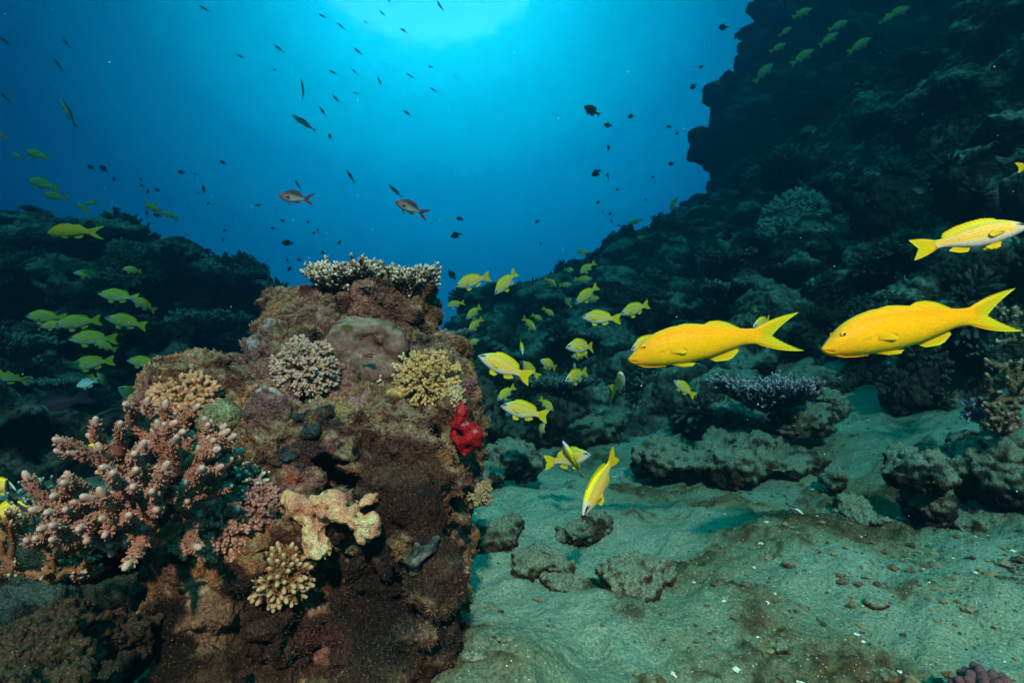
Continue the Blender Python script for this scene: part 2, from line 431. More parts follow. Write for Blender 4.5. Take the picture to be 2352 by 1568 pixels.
F = Field((1.4, 7.4, -1.2), (8.8, 12.4, 6.3), .06)
for p in [(1870, 300, 9.9, 190, 250, 1.2), (1680, 345, 9.3, 80, 48, .5), (1700, 240, 9.3, 50, 48, .5), (1745, 120, 9.3, 45, 45, .5), (1850, 20, 9.5, 90, 140, .6), (2060, 60, 9.9, 280, 330, 1.2),
          (1725, 420, 9.3, 95, 80, .5), (2300, 0, 10, 340, 450, 1.4), (1790, 490, 9.4, 130, 130, .7), (2100, -250, 10, 380, 250, 1.3), (2050, 500, 9.9, 400, 300, 1.2), (1775, 55, 9.3, 35, 30, .4), (1760, 190, 9.2, 60, 50, .4)]:
    s = K * p[2]; F.ell(W(*p[:3]), (p[3] * s, p[5], p[4] * s), .12)
r = np.random.default_rng(5)
for e in [(1602, 315), (1598, 350), (1640, 380), (1636, 300), (1626, 240), (1650, 205), (1690, 118), (1700, 75), (1690, 150), (1640, 430), (1652, 465), (1735, 30), (1745, -20), (1622, 330), (1630, 222), (1665, 180)]:
    q = r.uniform(.08, .2); F.ell(W(e[0] + 14, e[1], 9.1 + r.uniform(-.1, .3)), (q, q, q * .8), .03)
for _ in range(260):
    px, py = r.uniform(1600, 2400), r.uniform(-100, 560); q = r.uniform(.1, .4)
    if px < np.interp(py, [-100, 0, 90, 180, 250, 330, 420, 560], [1760, 1750, 1725, 1690, 1660, 1635, 1670, 1690]) + q * 100: continue
    F.ell(W(px, py, 8.9 + r.uniform(-.2, .4)), (q * .8, q * .8, q * r.uniform(.6, 1.2)), .05)
F.noise(lambda p: .08 * vnoise(p * 3, 181) + .06 * vnoise(p * 8, 182), .3)
V, Q = F.mesh(); V, c = reef_finish(V, Q, .10, 5, 190, up=(.2, .22, .18))
link('reef_wall', make_mesh('reef_wall', V, Q, c), M_reef, kind='structure')

# reef on the far side of the channel, stepped into ledges
F = Field((-6.4, 4.0, -1.8), (-1.2, 7.4, 1.2), .03)
for p in [(60, 640, 5.6, 150, 120, .6), (110, 590, 5.6, 120, 90, .5), (-200, 700, 5.6, 300, 190, .8), (240, 600, 5.7, 75, 90, .5), (410, 640, 5.7, 70, 80, .5), (520, 700, 5.8, 80, 85, .5), (250, 900, 5.7, 330, 260, .8), (560, 900, 5.9, 90, 170, .6),
          (0, 950, 5.2, 300, 250, .7), (420, 1000, 5.6, 250, 200, .7), (300, 1300, 5.5, 500, 330, .9), (440, 800, 5.6, 130, 110, .5), (-100, 800, 5.0, 150, 160, .5)]:
    s = K * p[2]; F.ell(W(*p[:3]), (p[3] * s, p[5], p[4] * s), .1)
for p in [(262, 527, 5.3, 66, 20, .3), (45, 505, 5.4, 55, 18, .25), (120, 545, 5.2, 90, 16, .3), (395, 575, 5.3, 48, 22, .25), (525, 635, 5.4, 75, 26, .3), (560, 690, 5.4, 52, 30, .25), (120, 610, 5.0, 150, 15, .35), (230, 655, 5.0, 120, 16, .35),
          (480, 735, 5.2, 90, 28, .3), (70, 770, 4.9, 80, 30, .3), (280, 740, 5.1, 130, 14, .35), (430, 760, 5.2, 110, 13, .35), (40, 830, 4.7, 60, 60, .25), (170, 870, 4.9, 70, 14, .25), (280, 905, 4.9, 60, 14, .25), (100, 960, 4.8, 80, 30, .3), (580, 830, 5.3, 50, 22, .3), (-40, 650, 5, 120, 18, .3), (360, 600, 5.3, 35, 28, .2), (450, 690, 5.2, 70, 14, .3)]:
    s = K * p[2]; F.ell(W(*p[:3]), (p[3] * s, p[5], p[4] * s), .05, rot=rotm(-.15, random.uniform(-.1, .1), 0))
r = np.random.default_rng(9)
for _ in range(330):
    px, py = r.uniform(-250, 640), r.uniform(590, 1150)
    if py < 560 + max(0, (px - 330)) * .35: continue
    d = 5.15 + r.uniform(-.25, .2) - (py - 600) * .0004
    q = r.uniform(.06, .2)
    if r.random() < .55: F.ell(W(px, py, d), (q * 1.7, q * 1.5, q * .3), .03, rot=rotm(r.uniform(-.3, .1), r.uniform(-.2, .2), 0))
    else: F.ell(W(px, py, d), (q, q, q * .8), .03)
for _ in range(90):
    px, py = r.uniform(-250, 600), r.uniform(640, 1150); q = r.uniform(.08, .22)
    F.ell(W(px, py, 4.95 + r.uniform(-.1, .1)), (q * 1.8, q * 1.6, q * .6), .03, cut=True)
F.noise(lambda p: .04 * vnoise(p * 5, 281) + .03 * vnoise(p * 12, 282), .2)
V, Q = F.mesh(); V, c = reef_finish(V, Q, .05, 8, 290); BANK = (V, Q)
link('reef_bank', make_mesh('reef_bank', V, Q, c), M_reef, kind='structure')

# ------------------------------------------------------------------ the coral-crusted rock in front
F = Field((-.72, .62, -.68), (.02, 1.62, .12), .0042)
MP = [(800, 1250, 1.22, 270, 300, .26), (950, 1380, 1.12, 110, 240, .2), (860, 1050, 1.22, 220, 200, .22), (1010, 1090, 1.2, 92, 90, .14), (875, 760, 1.34, 78, 110, .13), (905, 830, 1.3, 85, 90, .12),
      (720, 745, 1.4, 115, 75, .13), (760, 860, 1.26, 160, 120, .15), (600, 830, 1.25, 40, 42, .06), (620, 790, 1.28, 38, 40, .05), (660, 880, 1.25, 80, 70, .1), (980, 920, 1.24, 80, 110, .12), (1010, 870, 1.3, 45, 70, .1),
      (520, 900, 1.2, 120, 70, .12), (450, 930, 1.16, 95, 90, .1), (410, 875, 1.22, 55, 45, .08), (560, 1010, 1.16, 150, 110, .15), (470, 1130, 1.14, 120, 130, .15), (600, 1200, 1.1, 150, 130, .16),
      (440, 1380, 1.04, 90, 130, .12), (520, 1500, 1.04, 150, 110, .16), (700, 1480, 1.12, 200, 150, .2), (900, 1500, 1.06, 130, 160, .16), (930, 1330, 1.05, 80, 90, .1), (1085, 1130, 1.18, 46, 45, .08),
      (780, 1175, 1.08, 100, 70, .1), (320, 1215, 1.2, 110, 40, .14), (870, 690, 1.36, 70, 40, .08), (940, 700, 1.36, 40, 50, .07), (810, 1560, 1.05, 260, 120, .2)]
for p in MP:
    s = K * p[2]; F.ell(W(*p[:3]), (p[3] * s, p[5], p[4] * s), .028)
r = np.random.default_rng(77)
for k in range(95):                                  # knobs and hollows all over the face
    p = MP[r.integers(len(MP))]; th = r.uniform(0, 6.28); q = math.sqrt(r.uniform(.05, .9)); s = K * p[2]
    c0 = W(p[0] + p[3] * q * math.cos(th), p[1] + p[4] * q * math.sin(th), p[2] - p[5] * math.sqrt(1 - q * q) * .95); z = r.uniform(.018, .042)
    if k % 3 == 2: F.ell(c0, (z * r.uniform(.8, 1.8), z, z * .55), .014, cut=True, rot=rotm(0, r.uniform(-.8, .8), 0))
    else: F.ell(c0, (z * r.uniform(.8, 1.4), z * .8, z * r.uniform(.7, 1.2)), .012, rot=rotm(0, r.uniform(-.8, .8), 0))
for p in [(240, 1350, 1.0, 130, 90, .34), (350, 1500, .98, 50, 60, .24), (560, 1475, .92, 50, 26, .07), (690, 910, 1.13, 60, 22, .05), (640, 1000, 1.02, 20, 45, .03), (690, 1060, 1.04, 90, 26, .05), (570, 1045, 1.03, 60, 20, .04), (800, 1240, 1.0, 60, 16, .05),
          (960, 1240, 1.0, 50, 24, .05), (700, 1350, .98, 40, 60, .05), (860, 1130, 1.06, 60, 22, .05), (530, 1400, .92, 26, 40, .05), (640, 1300, .96, 30, 60, .04), (840, 1400, .96, 30, 50, .04), (1000, 1000, 1.1, 30, 50, .04), (440, 1270, .98, 60, 40, .06), (1135, 1500, 1.1, 90, 140, .3), (1120, 1005, 1.15, 46, 46, .2), (1090, 745, 1.3, 80, 70, .3), (560, 1290, .9, 60, 24, .1), (760, 1060, 1.0, 70, 20, .07), (900, 1360, .92, 24, 60, .08), (700, 1520, .95, 70, 30, .12)]:
    s = K * p[2]; F.ell(W(*p[:3]), (p[3] * s, p[5], p[4] * s), .02, cut=True)
F.noise(lambda p: .034 * vnoise(p * 8, 301) + .023 * vnoise(p * 19, 302) + .014 * vnoise(p * 38, 303) - .022 * sstep(.45, .1, worley(p * 16, 304)) * sstep(0, .5, vnoise(p * 6, 305)), .08)
V, Q = F.mesh()
n = vnormals(V, Q)
rg = sstep(-.3, .3, vnoise(V * 12, 310))
V = V + n * (.0045 * fbm(V * 70, 3, 311) * (.4 + rg) + .005 * (.5 - worley(V * 60, 320)) * rg + .003 * fbm(V * 180, 2, 330))[:, None]
n = vnormals(V, Q)
a = fbm(V * 9, 4, 341); b = fbm(V * 16, 4, 351); e = fbm(V * 60, 3, 361)
c = pal(a + .3 * e, [(-1.1, (.025, .013, .01)), (-.4, (.09, .034, .02)), (0, (.15, .075, .032)), (.35, (.22, .13, .05)), (.8, (.08, .03, .02)), (1.2, (.28, .17, .07))])
c = mixc(c, (.09, .026, .03), sstep(.2, .45, b) * .7)
c = mixc(c, (.014, .014, .016), sstep(.2, .42, fbm(V * 11, 3, 371)) * .85)
c = mixc(c, (.42, .19, .04), sstep(.35, .55, fbm(V * 14, 3, 381)) * .7)
c = mixc(c, (.28, .12, .14), sstep(.4, .6, fbm(V * 13, 3, 391)) * .7)
# pale granular turf on whatever faces up
s = sstep(.15, .7, n[:, 2]) * sstep(-.6, .3, e + .5 * b)
c = mixc(c, (.36, .30, .18), s * .6)
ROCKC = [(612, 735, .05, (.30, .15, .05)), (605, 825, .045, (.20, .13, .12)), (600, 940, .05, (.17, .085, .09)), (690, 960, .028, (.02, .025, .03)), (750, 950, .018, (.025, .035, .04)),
         (700, 1035, .04, (.018, .02, .022)), (820, 915, .03, (.38, .2, .24)), (780, 930, .03, (.32, .24, .08)), (905, 905, .022, (.5, .27, .08)), (960, 1400, .12, (.018, .016, .018)), (850, 1480, .11, (.018, .016, .017)), (820, 1340, .06, (.022, .016, .014)), (450, 1480, .09, (.05, .03, .018)), (640, 1480, .08, (.03, .014, .01)), (1000, 1300, .06, (.03, .02, .016)), (300, 1350, .12, (.008, .006, .006)), (350, 1500, .08, (.008, .006, .006)),  # darkest low patches paint in strobe falloff and the shade of the hollow
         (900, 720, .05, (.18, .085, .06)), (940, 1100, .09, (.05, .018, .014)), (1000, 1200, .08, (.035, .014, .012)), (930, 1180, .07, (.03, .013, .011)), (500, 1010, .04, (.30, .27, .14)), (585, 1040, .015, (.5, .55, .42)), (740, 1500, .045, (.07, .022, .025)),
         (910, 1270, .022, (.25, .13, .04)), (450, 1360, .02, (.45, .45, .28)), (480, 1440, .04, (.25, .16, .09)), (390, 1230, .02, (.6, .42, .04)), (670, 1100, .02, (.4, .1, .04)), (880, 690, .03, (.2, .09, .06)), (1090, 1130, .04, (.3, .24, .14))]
bvh = BVHTree.FromPolygons(V.tolist(), Q.tolist())
def hit(px, py, tree=None, far=9):
    d = Vector(W(px, py, 1.0)).normalized()
    h = (tree or bvh).ray_cast(Vector((0, 0, 0)), d, far)
    if h[0] is None:
        q = (tree or bvh).find_nearest(Vector(W(px, py, 1.2)))
        return np.array(q[0]), np.array(q[1])
    nn = h[1]
    if nn.dot(d) > 0: nn = -nn
    return np.array(h[0]), np.array(nn)
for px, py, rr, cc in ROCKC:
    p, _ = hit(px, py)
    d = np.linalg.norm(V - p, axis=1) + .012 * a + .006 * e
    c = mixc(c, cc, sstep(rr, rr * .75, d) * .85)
c = c * np.array([.92, .74, .64]); c = c * .72 + .28 * c.mean(1, keepdims=True) * np.array([1.35, .86, .82])
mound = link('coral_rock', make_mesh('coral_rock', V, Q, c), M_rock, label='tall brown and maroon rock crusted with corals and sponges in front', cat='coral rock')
MV, MQ, MN, MC = V, Q, n, c

# short fuzzy algae all over it
r = np.random.default_rng(21)
tri = r.integers(0, len(V), 60000)
w8 = sstep(-.5, .4, fbm(V[tri] * 10, 2, 401)); tri = tri[r.random(len(tri)) < w8]
tri = tri[(V[tri, 1] < 1.45)]
m = len(tri)
def tufts(P, Nn, C, L0, L1, wd, blades=3):
    m = len(P); out_v = []; out_c = []
    for b in range(blades):
        d = Nn + r.normal(0, .55, (m, 3)) + np.array([0, 0, .15]); d /= np.linalg.norm(d, axis=1, keepdims=True)
        t = np.cross(d, r.normal(0, 1, (m, 3))); t /= np.linalg.norm(t, axis=1, keepdims=True) + 1e-9
        L = r.uniform(L0, L1, (m, 1)); o = P + r.normal(0, wd, (m, 3)) - Nn * .001
        out_v.append(np.stack([o - t * wd, o + t * wd, o + d * L + t * wd * .4, o + d * L - t * wd * .4], 1))
        cc = np.clip(C * r.uniform(.6, 2.0, (m, 1)) + r.uniform(0, .02, (m, 1)), 0, .8)
        out_c.append(np.repeat(cc[:, None], 4, 1))
    Vv = np.concatenate(out_v).reshape(-1, 3); Cc = np.concatenate(out_c).reshape(-1, 3)
    return Vv, np.arange(len(Vv)).reshape(-1, 4), Cc
tv, tq, tcc = tufts(V[tri], n[tri], c[tri], .002, .0065, .0007)
link('algae_turf', make_mesh('algae_turf', tv, tq, tcc, smooth=False), M_turf, kind='stuff', label='short fuzzy algae growing over the crusted rock', cat='algae')

# coral cover on the far slopes: nobody could count it
def clump(num, seed):
    g = np.random.default_rng(seed); mb = MB()
    for i in range(num):
        d = g.normal(0, 1, 3); d[2] = abs(d[2]) + .2; d /= np.linalg.norm(d); q = d * .35
        mb.tube([q * .3, q, q + d * .35 + g.normal(0, .06, 3), q + d * g.uniform(.5, .75)], [.13, .11, .095, .075], [(.25, .25, .25), (.5, .5, .5), (.8, .8, .8), (1.5, 1.5, 1.5)], 5, .3)
    return mb.arrays()
def cover(name, trees, num, seed, smin, smax, label):
    g = np.random.default_rng(seed); kinds = [clump(26, seed + i) for i in range(5)]; Vs, Ts, Qs, Cs = [], [], [], []; n = 0
    for V, Q in trees:
        N_ = vnormals(V, Q); w_ = (N_[:, 2] > -.1) & (N_[:, 1] < .5); ix = np.nonzero(w_)[0]
        dens = sstep(-.2, .5, fbm(V[ix] * 2.5, 2, seed)); ix = ix[g.random(len(ix)) < dens]; ix = g.choice(ix, min(len(ix), num // len(trees)))
        for i in ix:
            kv, kf, kc = kinds[g.integers(5)]; s_ = g.uniform(smin, smax) * (1 + .5 * (g.random() < .1)); a_ = g.uniform(0, 6.28); c_, q_ = math.cos(a_), math.sin(a_)
            z_ = N_[i] + np.array([0, 0, .5]); z_ /= np.linalg.norm(z_); x_ = np.cross(z_, [c_, q_, .1]); x_ /= np.linalg.norm(x_); y_ = np.cross(z_, x_)
            P_ = (kv * np.array([1, 1, g.uniform(.45, 1)])) * s_; Vs.append(V[i] + P_[:, :1] * x_ + P_[:, 1:2] * y_ + P_[:, 2:] * z_ - z_ * s_ * .15)
            Ts.append(kf[0] + n); Qs.append(kf[1] + n); n += len(kv)
            Cs.append(kc * pal(np.array([g.random()]), [(0, (.05, .05, .04)), (.5, (.09, .09, .065)), (.8, (.08, .055, .05)), (1, (.15, .16, .13))]))
    return link(name, make_mesh(name, np.concatenate(Vs), [np.concatenate(Ts), np.concatenate(Qs)], np.concatenate(Cs)), M_farcoral, kind='stuff', label=label, cat='coral cover')
F = Field((-3.6, 2.3, -1.3), (-.9, 4.7, .1), .024)
for p in [(40, 1100, 3.2, 240, 130, .6), (330, 1080, 3.2, 200, 120, .5), (-160, 1000, 3.1, 150, 150, .5), (520, 1060, 3.5, 140, 130, .5), (150, 1010, 3.4, 90, 50, .3), (420, 1000, 3.5, 90, 40, .3), (620, 1040, 3.8, 90, 110, .4)]:
    s = K * p[2]; F.ell(W(*p[:3]), (p[3] * s, p[5], p[4] * s), .08)
r = np.random.default_rng(19)
for _ in range(120):
    px, py = r.uniform(-200, 660), r.uniform(960, 1250); q = r.uniform(.05, .16)
    F.ell(W(px, py, 2.95 + r.uniform(-.15, .3)), (q * 1.5, q * 1.2, q * .5), .03, rot=rotm(r.uniform(-.3, .2), r.uniform(-.3, .3), 0))
for _ in range(40):
    px, py = r.uniform(-200, 660), r.uniform(980, 1250); q = r.uniform(.06, .15)
    F.ell(W(px, py, 2.8), (q * 1.6, q * 1.6, q * .7), .03, cut=True)
F.noise(lambda p: .03 * vnoise(p * 7, 481) + .02 * vnoise(p * 16, 482), .15)
V, Q = F.mesh(); V, c = reef_finish(V, Q, .035, 12, 490); c = c * .6
link('reef_foot', make_mesh('reef_foot', V, Q, c), M_reef, kind='structure')
cover('coral_cover', [SLOPE], 1500, 700, .05, .12, 'low coral growth covering the reef slope')
cover('coral_cover', [BANK], 800, 720, .05, .12, 'low coral growth covering the far bank ledges')

# small broken coral and shell bits strewn on the sand: far too many to count
g = np.random.default_rng(880); mb = MB(); num = 0
while num < 3800:
    y = .95 * math.exp(g.uniform(0, 1.75)); x = g.uniform(-.15, .8) * y; pp_ = np.array([[x * 1.9, y * 1.9, 0.]])
    if vnoise(pp_, 66)[0] + .35 * g.normal() < -.05 or x > .79 * y: continue
    z = float(sandz(np.array([x]), np.array([y]))[0]); q = g.choice([.002, .0035, .006, .011], p=[.5, .32, .14, .04]) * g.uniform(.7, 1.4)
    c_ = np.array([(.10, .07, .04), (.16, .13, .08), (.05, .035, .025), (.5, .5, .42)][g.choice(4, p=[.4, .28, .24, .08])])
    u_ = np.array([(1, 0, 0), (-1, 0, 0), (0, 1, 0), (0, -1, 0), (0, 0, .7), (0, 0, -.6), (.7, .7, .3), (-.6, .6, .4), (.6, -.7, .35), (-.7, -.5, .3)]) * g.uniform(.6, 1.4, (10, 3)) * q
    mb.add(u_ + [x, y, z + q * .15], T=[(4, 0, 6), (4, 6, 2), (4, 2, 7), (4, 7, 1), (4, 1, 9), (4, 9, 3), (4, 3, 8), (4, 8, 0), (5, 6, 0), (5, 2, 6), (5, 7, 2), (5, 1, 7), (5, 9, 1), (5, 3, 9), (5, 8, 3), (5, 0, 8)], C=c_)
    num += 1
a_, f_, c_ = mb.arrays()
link('rubble', make_mesh('rubble', a_, f_, c_, smooth=False), M_turf, kind='stuff', label='broken coral and shell bits strewn over the sand', cat='rubble')
# ------------------------------------------------------------------ coral builders
def branching(tips, base, rt, rb, body, tipc, sides=7, stubs=0, stubr=.0016, side=(.6, .4), sag=.12, knob=.12, seg=7, trunk=True, seed=1, tipfrac=.16):
    """a coral colony: every tip grows from the nearest older branch; returns a builder"""
    r = np.random.default_rng(seed); mb = MB(); base = np.asarray(base, float)
    tips = sorted([np.asarray(t, float) for t in tips], key=lambda t: np.linalg.norm(t - base))
    nodes = [base]; body = np.asarray(body, float); tipc = np.asarray(tipc, float)
    for t in tips:
        A = np.array(nodes); dt = np.linalg.norm(A - t, axis=1); db = np.linalg.norm(A - base, axis=1); L = np.linalg.norm(t - base)
        ok = db < L * .8 + 1e-6
        cost = dt + .45 * db + 9 * (~ok)
        a = A[int(np.argmin(cost))] if trunk else base
        d = t - a; l = np.linalg.norm(d) + 1e-9
        out = (t - base) / (L + 1e-9)
        mid = (a + t) / 2 + (out * .0 + r.normal(0, sag, 3)) * l * .5 - out * 0
        ts = (1 - (1 - np.linspace(0, 1, seg)) ** 1.5)[:, None]
        P = (1 - ts) ** 2 * a + 2 * ts * (1 - ts) * mid + ts ** 2 * t
        fr = np.clip(np.linalg.norm(P - base, axis=1) / (L + 1e-9), 0, 1)
        R = rt + (rb - rt) * (1 - fr) ** 1.2; R = R * (1 + r.normal(0, .06, seg)); R = R * (1.45 - .55 * ts[:, 0]); R[-1] = rt * .8
        cf = sstep(1 - tipfrac * 1.6, 1.0, ts[:, 0]); v = r.uniform(.75, 1.2)
        C = body * v * (1 - cf[:, None]) + tipc * cf[:, None]
        mb.tube(P, R, C, sides, knob)
        for q in P[1:-1]: nodes.append(q)
        if stubs and l > rt * 2:
            for _ in range(int(stubs * min(1.5, l / (rt * 10)))):
                u = r.uniform(.10, .74); i = min(seg - 2, int(u * (seg - 1))); q = P[i] + (P[i + 1] - P[i]) * (u * (seg - 1) - i)
                tg = P[i + 1] - P[i]; tg /= np.linalg.norm(tg) + 1e-9
                s = np.cross(tg, r.normal(0, 1, 3)); s /= np.linalg.norm(s) + 1e-9
                dd = s * .8 + tg * .7; dd /= np.linalg.norm(dd); ri = R[i]
                q0 = q + s * ri * .7; k = r.uniform(.8, 1.7)
                sc = body * v * 1.25 * (1 - .35 * u) + tipc * .25 * u
                mb.tube([q0, q0 + dd * stubr * 1.5 * k, q0 + dd * stubr * 2.6 * k], [stubr * 1.0, stubr * .85, stubr * .6], sc, 5)
    return mb

def dome(p, n, r, num, up=.3, flat=1.0, spread=1.0, seed=1, cone=.05):
    """tip positions over a dome of radius r grown from p along n"""
    g = np.random.default_rng(seed); n = np.asarray(n, float) + np.array([0, 0, up]); n /= np.linalg.norm(n)
    a = np.cross(n, [.3, .9, .1]); a /= np.linalg.norm(a); b = np.cross(n, a)
    out = []
    for i in range(num):
        ph = i * 2.39996 + g.uniform(-.3, .3); z = 1 - (i + .5) / num * spread; z = np.clip(z + g.uniform(-.04, .04), -.3, 1)
        s = math.sqrt(max(0, 1 - z * z)); k = r * g.uniform(.88, 1.08)
        out.append(p + k * (s * math.cos(ph) * a + s * math.sin(ph) * b + z * flat * n))
    return out

def put(name, mb, mat, label, cat, group=None):
    V, F, C = mb.arrays(); o = V.mean(0); C = C * np.array([.82, .78, .76])
    if isinstance(mb, MB) and len(V): 
        return link(name, make_mesh(name, V - o, F, C), mat, loc=tuple(o), label=label, cat=cat, group=group)

# ---- big staghorn coral
D0 = .93
base = W(330, 1190, 1.02)
T = [(287, 928, .90), (220, 961, .88), (456, 932, .92), (277, 971, .86), (361, 968, .88), (395, 954, .95), (478, 975, .90), (517, 977, .93), (524, 989, .88), (421, 992, .85), (406, 1003, .82), (491, 1011, .86),
     (225, 1021, .84), (331, 1015, .8), (309, 1041, .76), (156, 1037, .84), (555, 1033, .92), (384, 1064, .76), (235, 1073, .78), (509, 1070, .86), (465, 1074, .80), (147, 1096, .82), (145, 1108, .8), (424, 1106, .8),
     (305, 1118, .76), (349, 1128, .76), (228, 1124, .75), (530, 1115, .9), (73, 1171, .82), (107, 1177, .79), (119, 1206, .77), (297, 1182, .77), (287, 1243, .84), (197, 1243, .82), (127, 1242, .8), (323, 939, .96), (300, 958, .95)]
tips = [W(*t) for t in T]
g = np.random.default_rng(11)
T2 = [(90, 1215, .82), (150, 1170, .8), (60, 1240, .84), (180, 1215, .78), (240, 1230, .8), (330, 1240, .82), (190, 1140, .76), (260, 1085, .74), (360, 1170, .78), (430, 1150, .82), (120, 1140, .8)]
tips += [W(*t) for t in T2]; T = T + T2
for _ in range(180):
    t = T[g.integers(len(T))]; f = g.uniform(.45, .95)
    q = base + (W(*t) - base) * f + g.normal(0, .022, 3); tips.append(q)
mb = branching(tips, base, .0047, .016, (.29, .12, .085), (.46, .30, .26), 9, stubs=70, stubr=.0016, sag=.16, seg=8, seed=3, tipfrac=.24, knob=.05)
put('staghorn_coral', mb, M_coral, 'large pinkish brown staghorn coral with thick white tipped branches', 'coral')

# ---- finer branching coral low at the picture edge
base = W(120, 1330, 1.0); g = np.random.default_rng(12)
tips = [W(g.uniform(-30, 235), g.uniform(1165, 1330), g.uniform(.84, 1.02)) for _ in range(95)]
mb = branching(tips, base, .0026, .007, (.24, .10, .05), (.42, .30, .22), 6, stubs=12, stubr=.0012, sag=.2, seg=6, seed=4)
put('thicket_coral', mb, M_coral, 'thicket of thin brown coral twigs below the large staghorn coral', 'coral')
base = W(70, 1200, 1.35)
tips = [W(g.uniform(10, 150), g.uniform(1085, 1160), g.uniform(1.2, 1.4)) for _ in range(60)]
mb = branching(tips, base, .0028, .006, (.10, .13, .12), (.3, .42, .38), 6, sag=.2, seg=5, seed=5)
put('thicket_coral', mb, M_coral, 'dim bluish thicket coral behind the large staghorn coral', 'coral')

# ---- table coral crowning the rock
def table(name, cx, cy, d, wpx, hpx, num, body, tipc, rt, label, seed, depth=.06, stalk=True, group=None, mat=None, below=40):
    """a bowl-shaped plate of fused arms on a short stalk, carrying clusters of upright twigs"""
    g = np.random.default_rng(seed); s = K * d; base = W(cx, cy + below, d); mb = MB(); body = np.array(body); tipc = np.array(tipc)
    Rx, H = wpx * s / 2, hpx * s; c0 = W(cx, cy + hpx * .42, d); lobes = g.uniform(0, 6.28, 3)
    for i in range(num):
        ph = i * 2.39996 + g.uniform(-.2, .2); rr = math.sqrt((i + .5) / num)
        edge = 1 + .16 * math.sin(2 * ph + lobes[0]) + .12 * math.sin(5 * ph + lobes[1]) + .08 * math.sin(9 * ph + lobes[2])
        x, y = rr * math.cos(ph) * edge, rr * math.sin(ph) * edge
        q = c0 + np.array([x * Rx, y * depth, H * (.02 + .48 * rr ** 1.6 + g.normal(0, .05) + .09 * math.sin(3 * ph + lobes[2]))])
        out = np.array([x, y * depth / Rx, 0]); a0 = base + (q - base) * np.array([.12, .12, .25]); m_ = a0 * .45 + q * .55 + np.array([0, 0, -H * .14])
        ts = np.linspace(0, 1, 6)[:, None]; P = (1 - ts) ** 2 * a0 + 2 * ts * (1 - ts) * m_ + ts ** 2 * q; v = g.uniform(.6, 1.15)
        if i % 2 == 0 or rr > .8: mb.tube(P, rt * np.linspace(2.6, 1.4, 6), body * v * .8, 6, .25)
        for j in range(g.integers(3, 6)):
            dd = np.array([0, 0, 1.0]) + out * 1.1 * rr + g.normal(0, .38, 3); dd /= np.linalg.norm(dd)
            q0 = q + g.normal(0, rt * 1.3, 3) * np.array([1, 1, .6]); l = H * g.uniform(.30, .62) * (.8 + .35 * (1 - rr)); v2 = v * g.uniform(.75, 1.2)
            k1 = q0 + dd * l * .55; P = [q0 - dd * rt, q0 + dd * l * .3, k1, q0 + dd * l * .85 + g.normal(0, rt * .3, 3), q0 + dd * l]
            C = np.array([body * v2 * .7, body * v2 * .85, body * v2, body * v2 * .7 + tipc * .3, tipc * g.uniform(.8, 1.15)])
            mb.tube(P, rt * np.array([1.2, 1.1, .95, .85, .6]), C, 6, .25)
            for _ in range(4):
                u = g.uniform(.25, .85); e = dd + g.normal(0, .8, 3); e /= np.linalg.norm(e); z = q0 + dd * l * u
                mb.tube([z, z + e * rt * 1.9, z + e * rt * 2.7], [rt * .62, rt * .55, rt * .4], [body * v2, body * v2 * .8 + tipc * .2 * u, tipc * u * .8 + body * (1 - u)], 5)
    return put(name, mb, mat or M_coral, label, 'coral', group)
table('table_coral', 808, 648, 1.33, 130, 92, 300, (.12, .048, .03), (.66, .58, .47), .0033, 'bushy white tipped table coral crowning the tall rock', 31, .075, below=62)
table('table_coral', 942, 652, 1.34, 72, 82, 140, (.12, .048, .03), (.64, .56, .46), .0033, 'smaller white tipped coral tuft beside the crowning table coral', 32, .045, below=70)

# ---- cauliflower corals
def cauli(px, py, rpx, num, body, tipc, label, seed, up=.35, d=None, knobs=7, r0=.0048, name='cauliflower_coral', flat=.8, lift=.0, tree=None, rbase=.006):
    g = np.random.default_rng(seed)
    p, n = hit(px, py + rpx * .2, tree)
    if d is not None: p = W(px, py + rpx * .2, d)
    n = n * .8 + np.array([0, -.6, .2]); n /= np.linalg.norm(n)
    R = rpx * K * p[1]; p = p - n * R * .35 + n * lift
    tips = dome(p, n, R, num, up, flat, .95, seed)
    mb = branching(tips, p, r0, rbase, body, tipc, 8, sag=.08, trunk=False, seg=6, seed=seed, tipfrac=.2, knob=.25)
    for t in tips:
        o = (t - p) / np.linalg.norm(t - p)
        v = g.uniform(.75, 1.1)
        for _ in range(knobs):
            dd = o + g.normal(0, .75, 3); dd /= np.linalg.norm(dd); k = r0 * g.uniform(.8, 1.25)
            mb.tube([t - o * r0 * .4, t + dd * k * .9, t + dd * k * 1.5], [k * .55, k * .52, k * .40], [np.array(body) * v, np.array(body) * v * .6 + np.array(tipc) * v * .4, np.array(tipc) * v * g.uniform(.7, 1.1)], 6, .2)
    return put(name, mb, M_coral, label, 'coral')
cauli(697, 835, 70, 105, (.26, .15, .04), (.46, .33, .29), 'round lilac and tan cauliflower coral under the grey smooth coral', 41)
cauli(985, 862, 70, 100, (.22, .11, .03), (.50, .34, .15), 'tan knobbly cauliflower coral on the shoulder of the rock', 42)
cauli(940, 845, 34, 24, (.26, .15, .05), (.56, .46, .28), 'tan coral knobs joining the grey smooth coral', 46)
cauli(420, 902, 70, 70, (.32, .13, .045), (.52, .28, .17), 'peach cauliflower coral above the large staghorn coral', 43, r0=.007)
cauli(868, 858, 28, 34, (.20, .08, .03), (.70, .62, .48), 'small white tipped coral tuft beneath the grey smooth coral', 44, r0=.0026, knobs=2, rbase=.004)
cauli(500, 1180, 90, 120, (.26, .09, .035), (.48, .24, .19), 'rusty pink cauliflower coral beside the peach sponge', 45, r0=.0052)
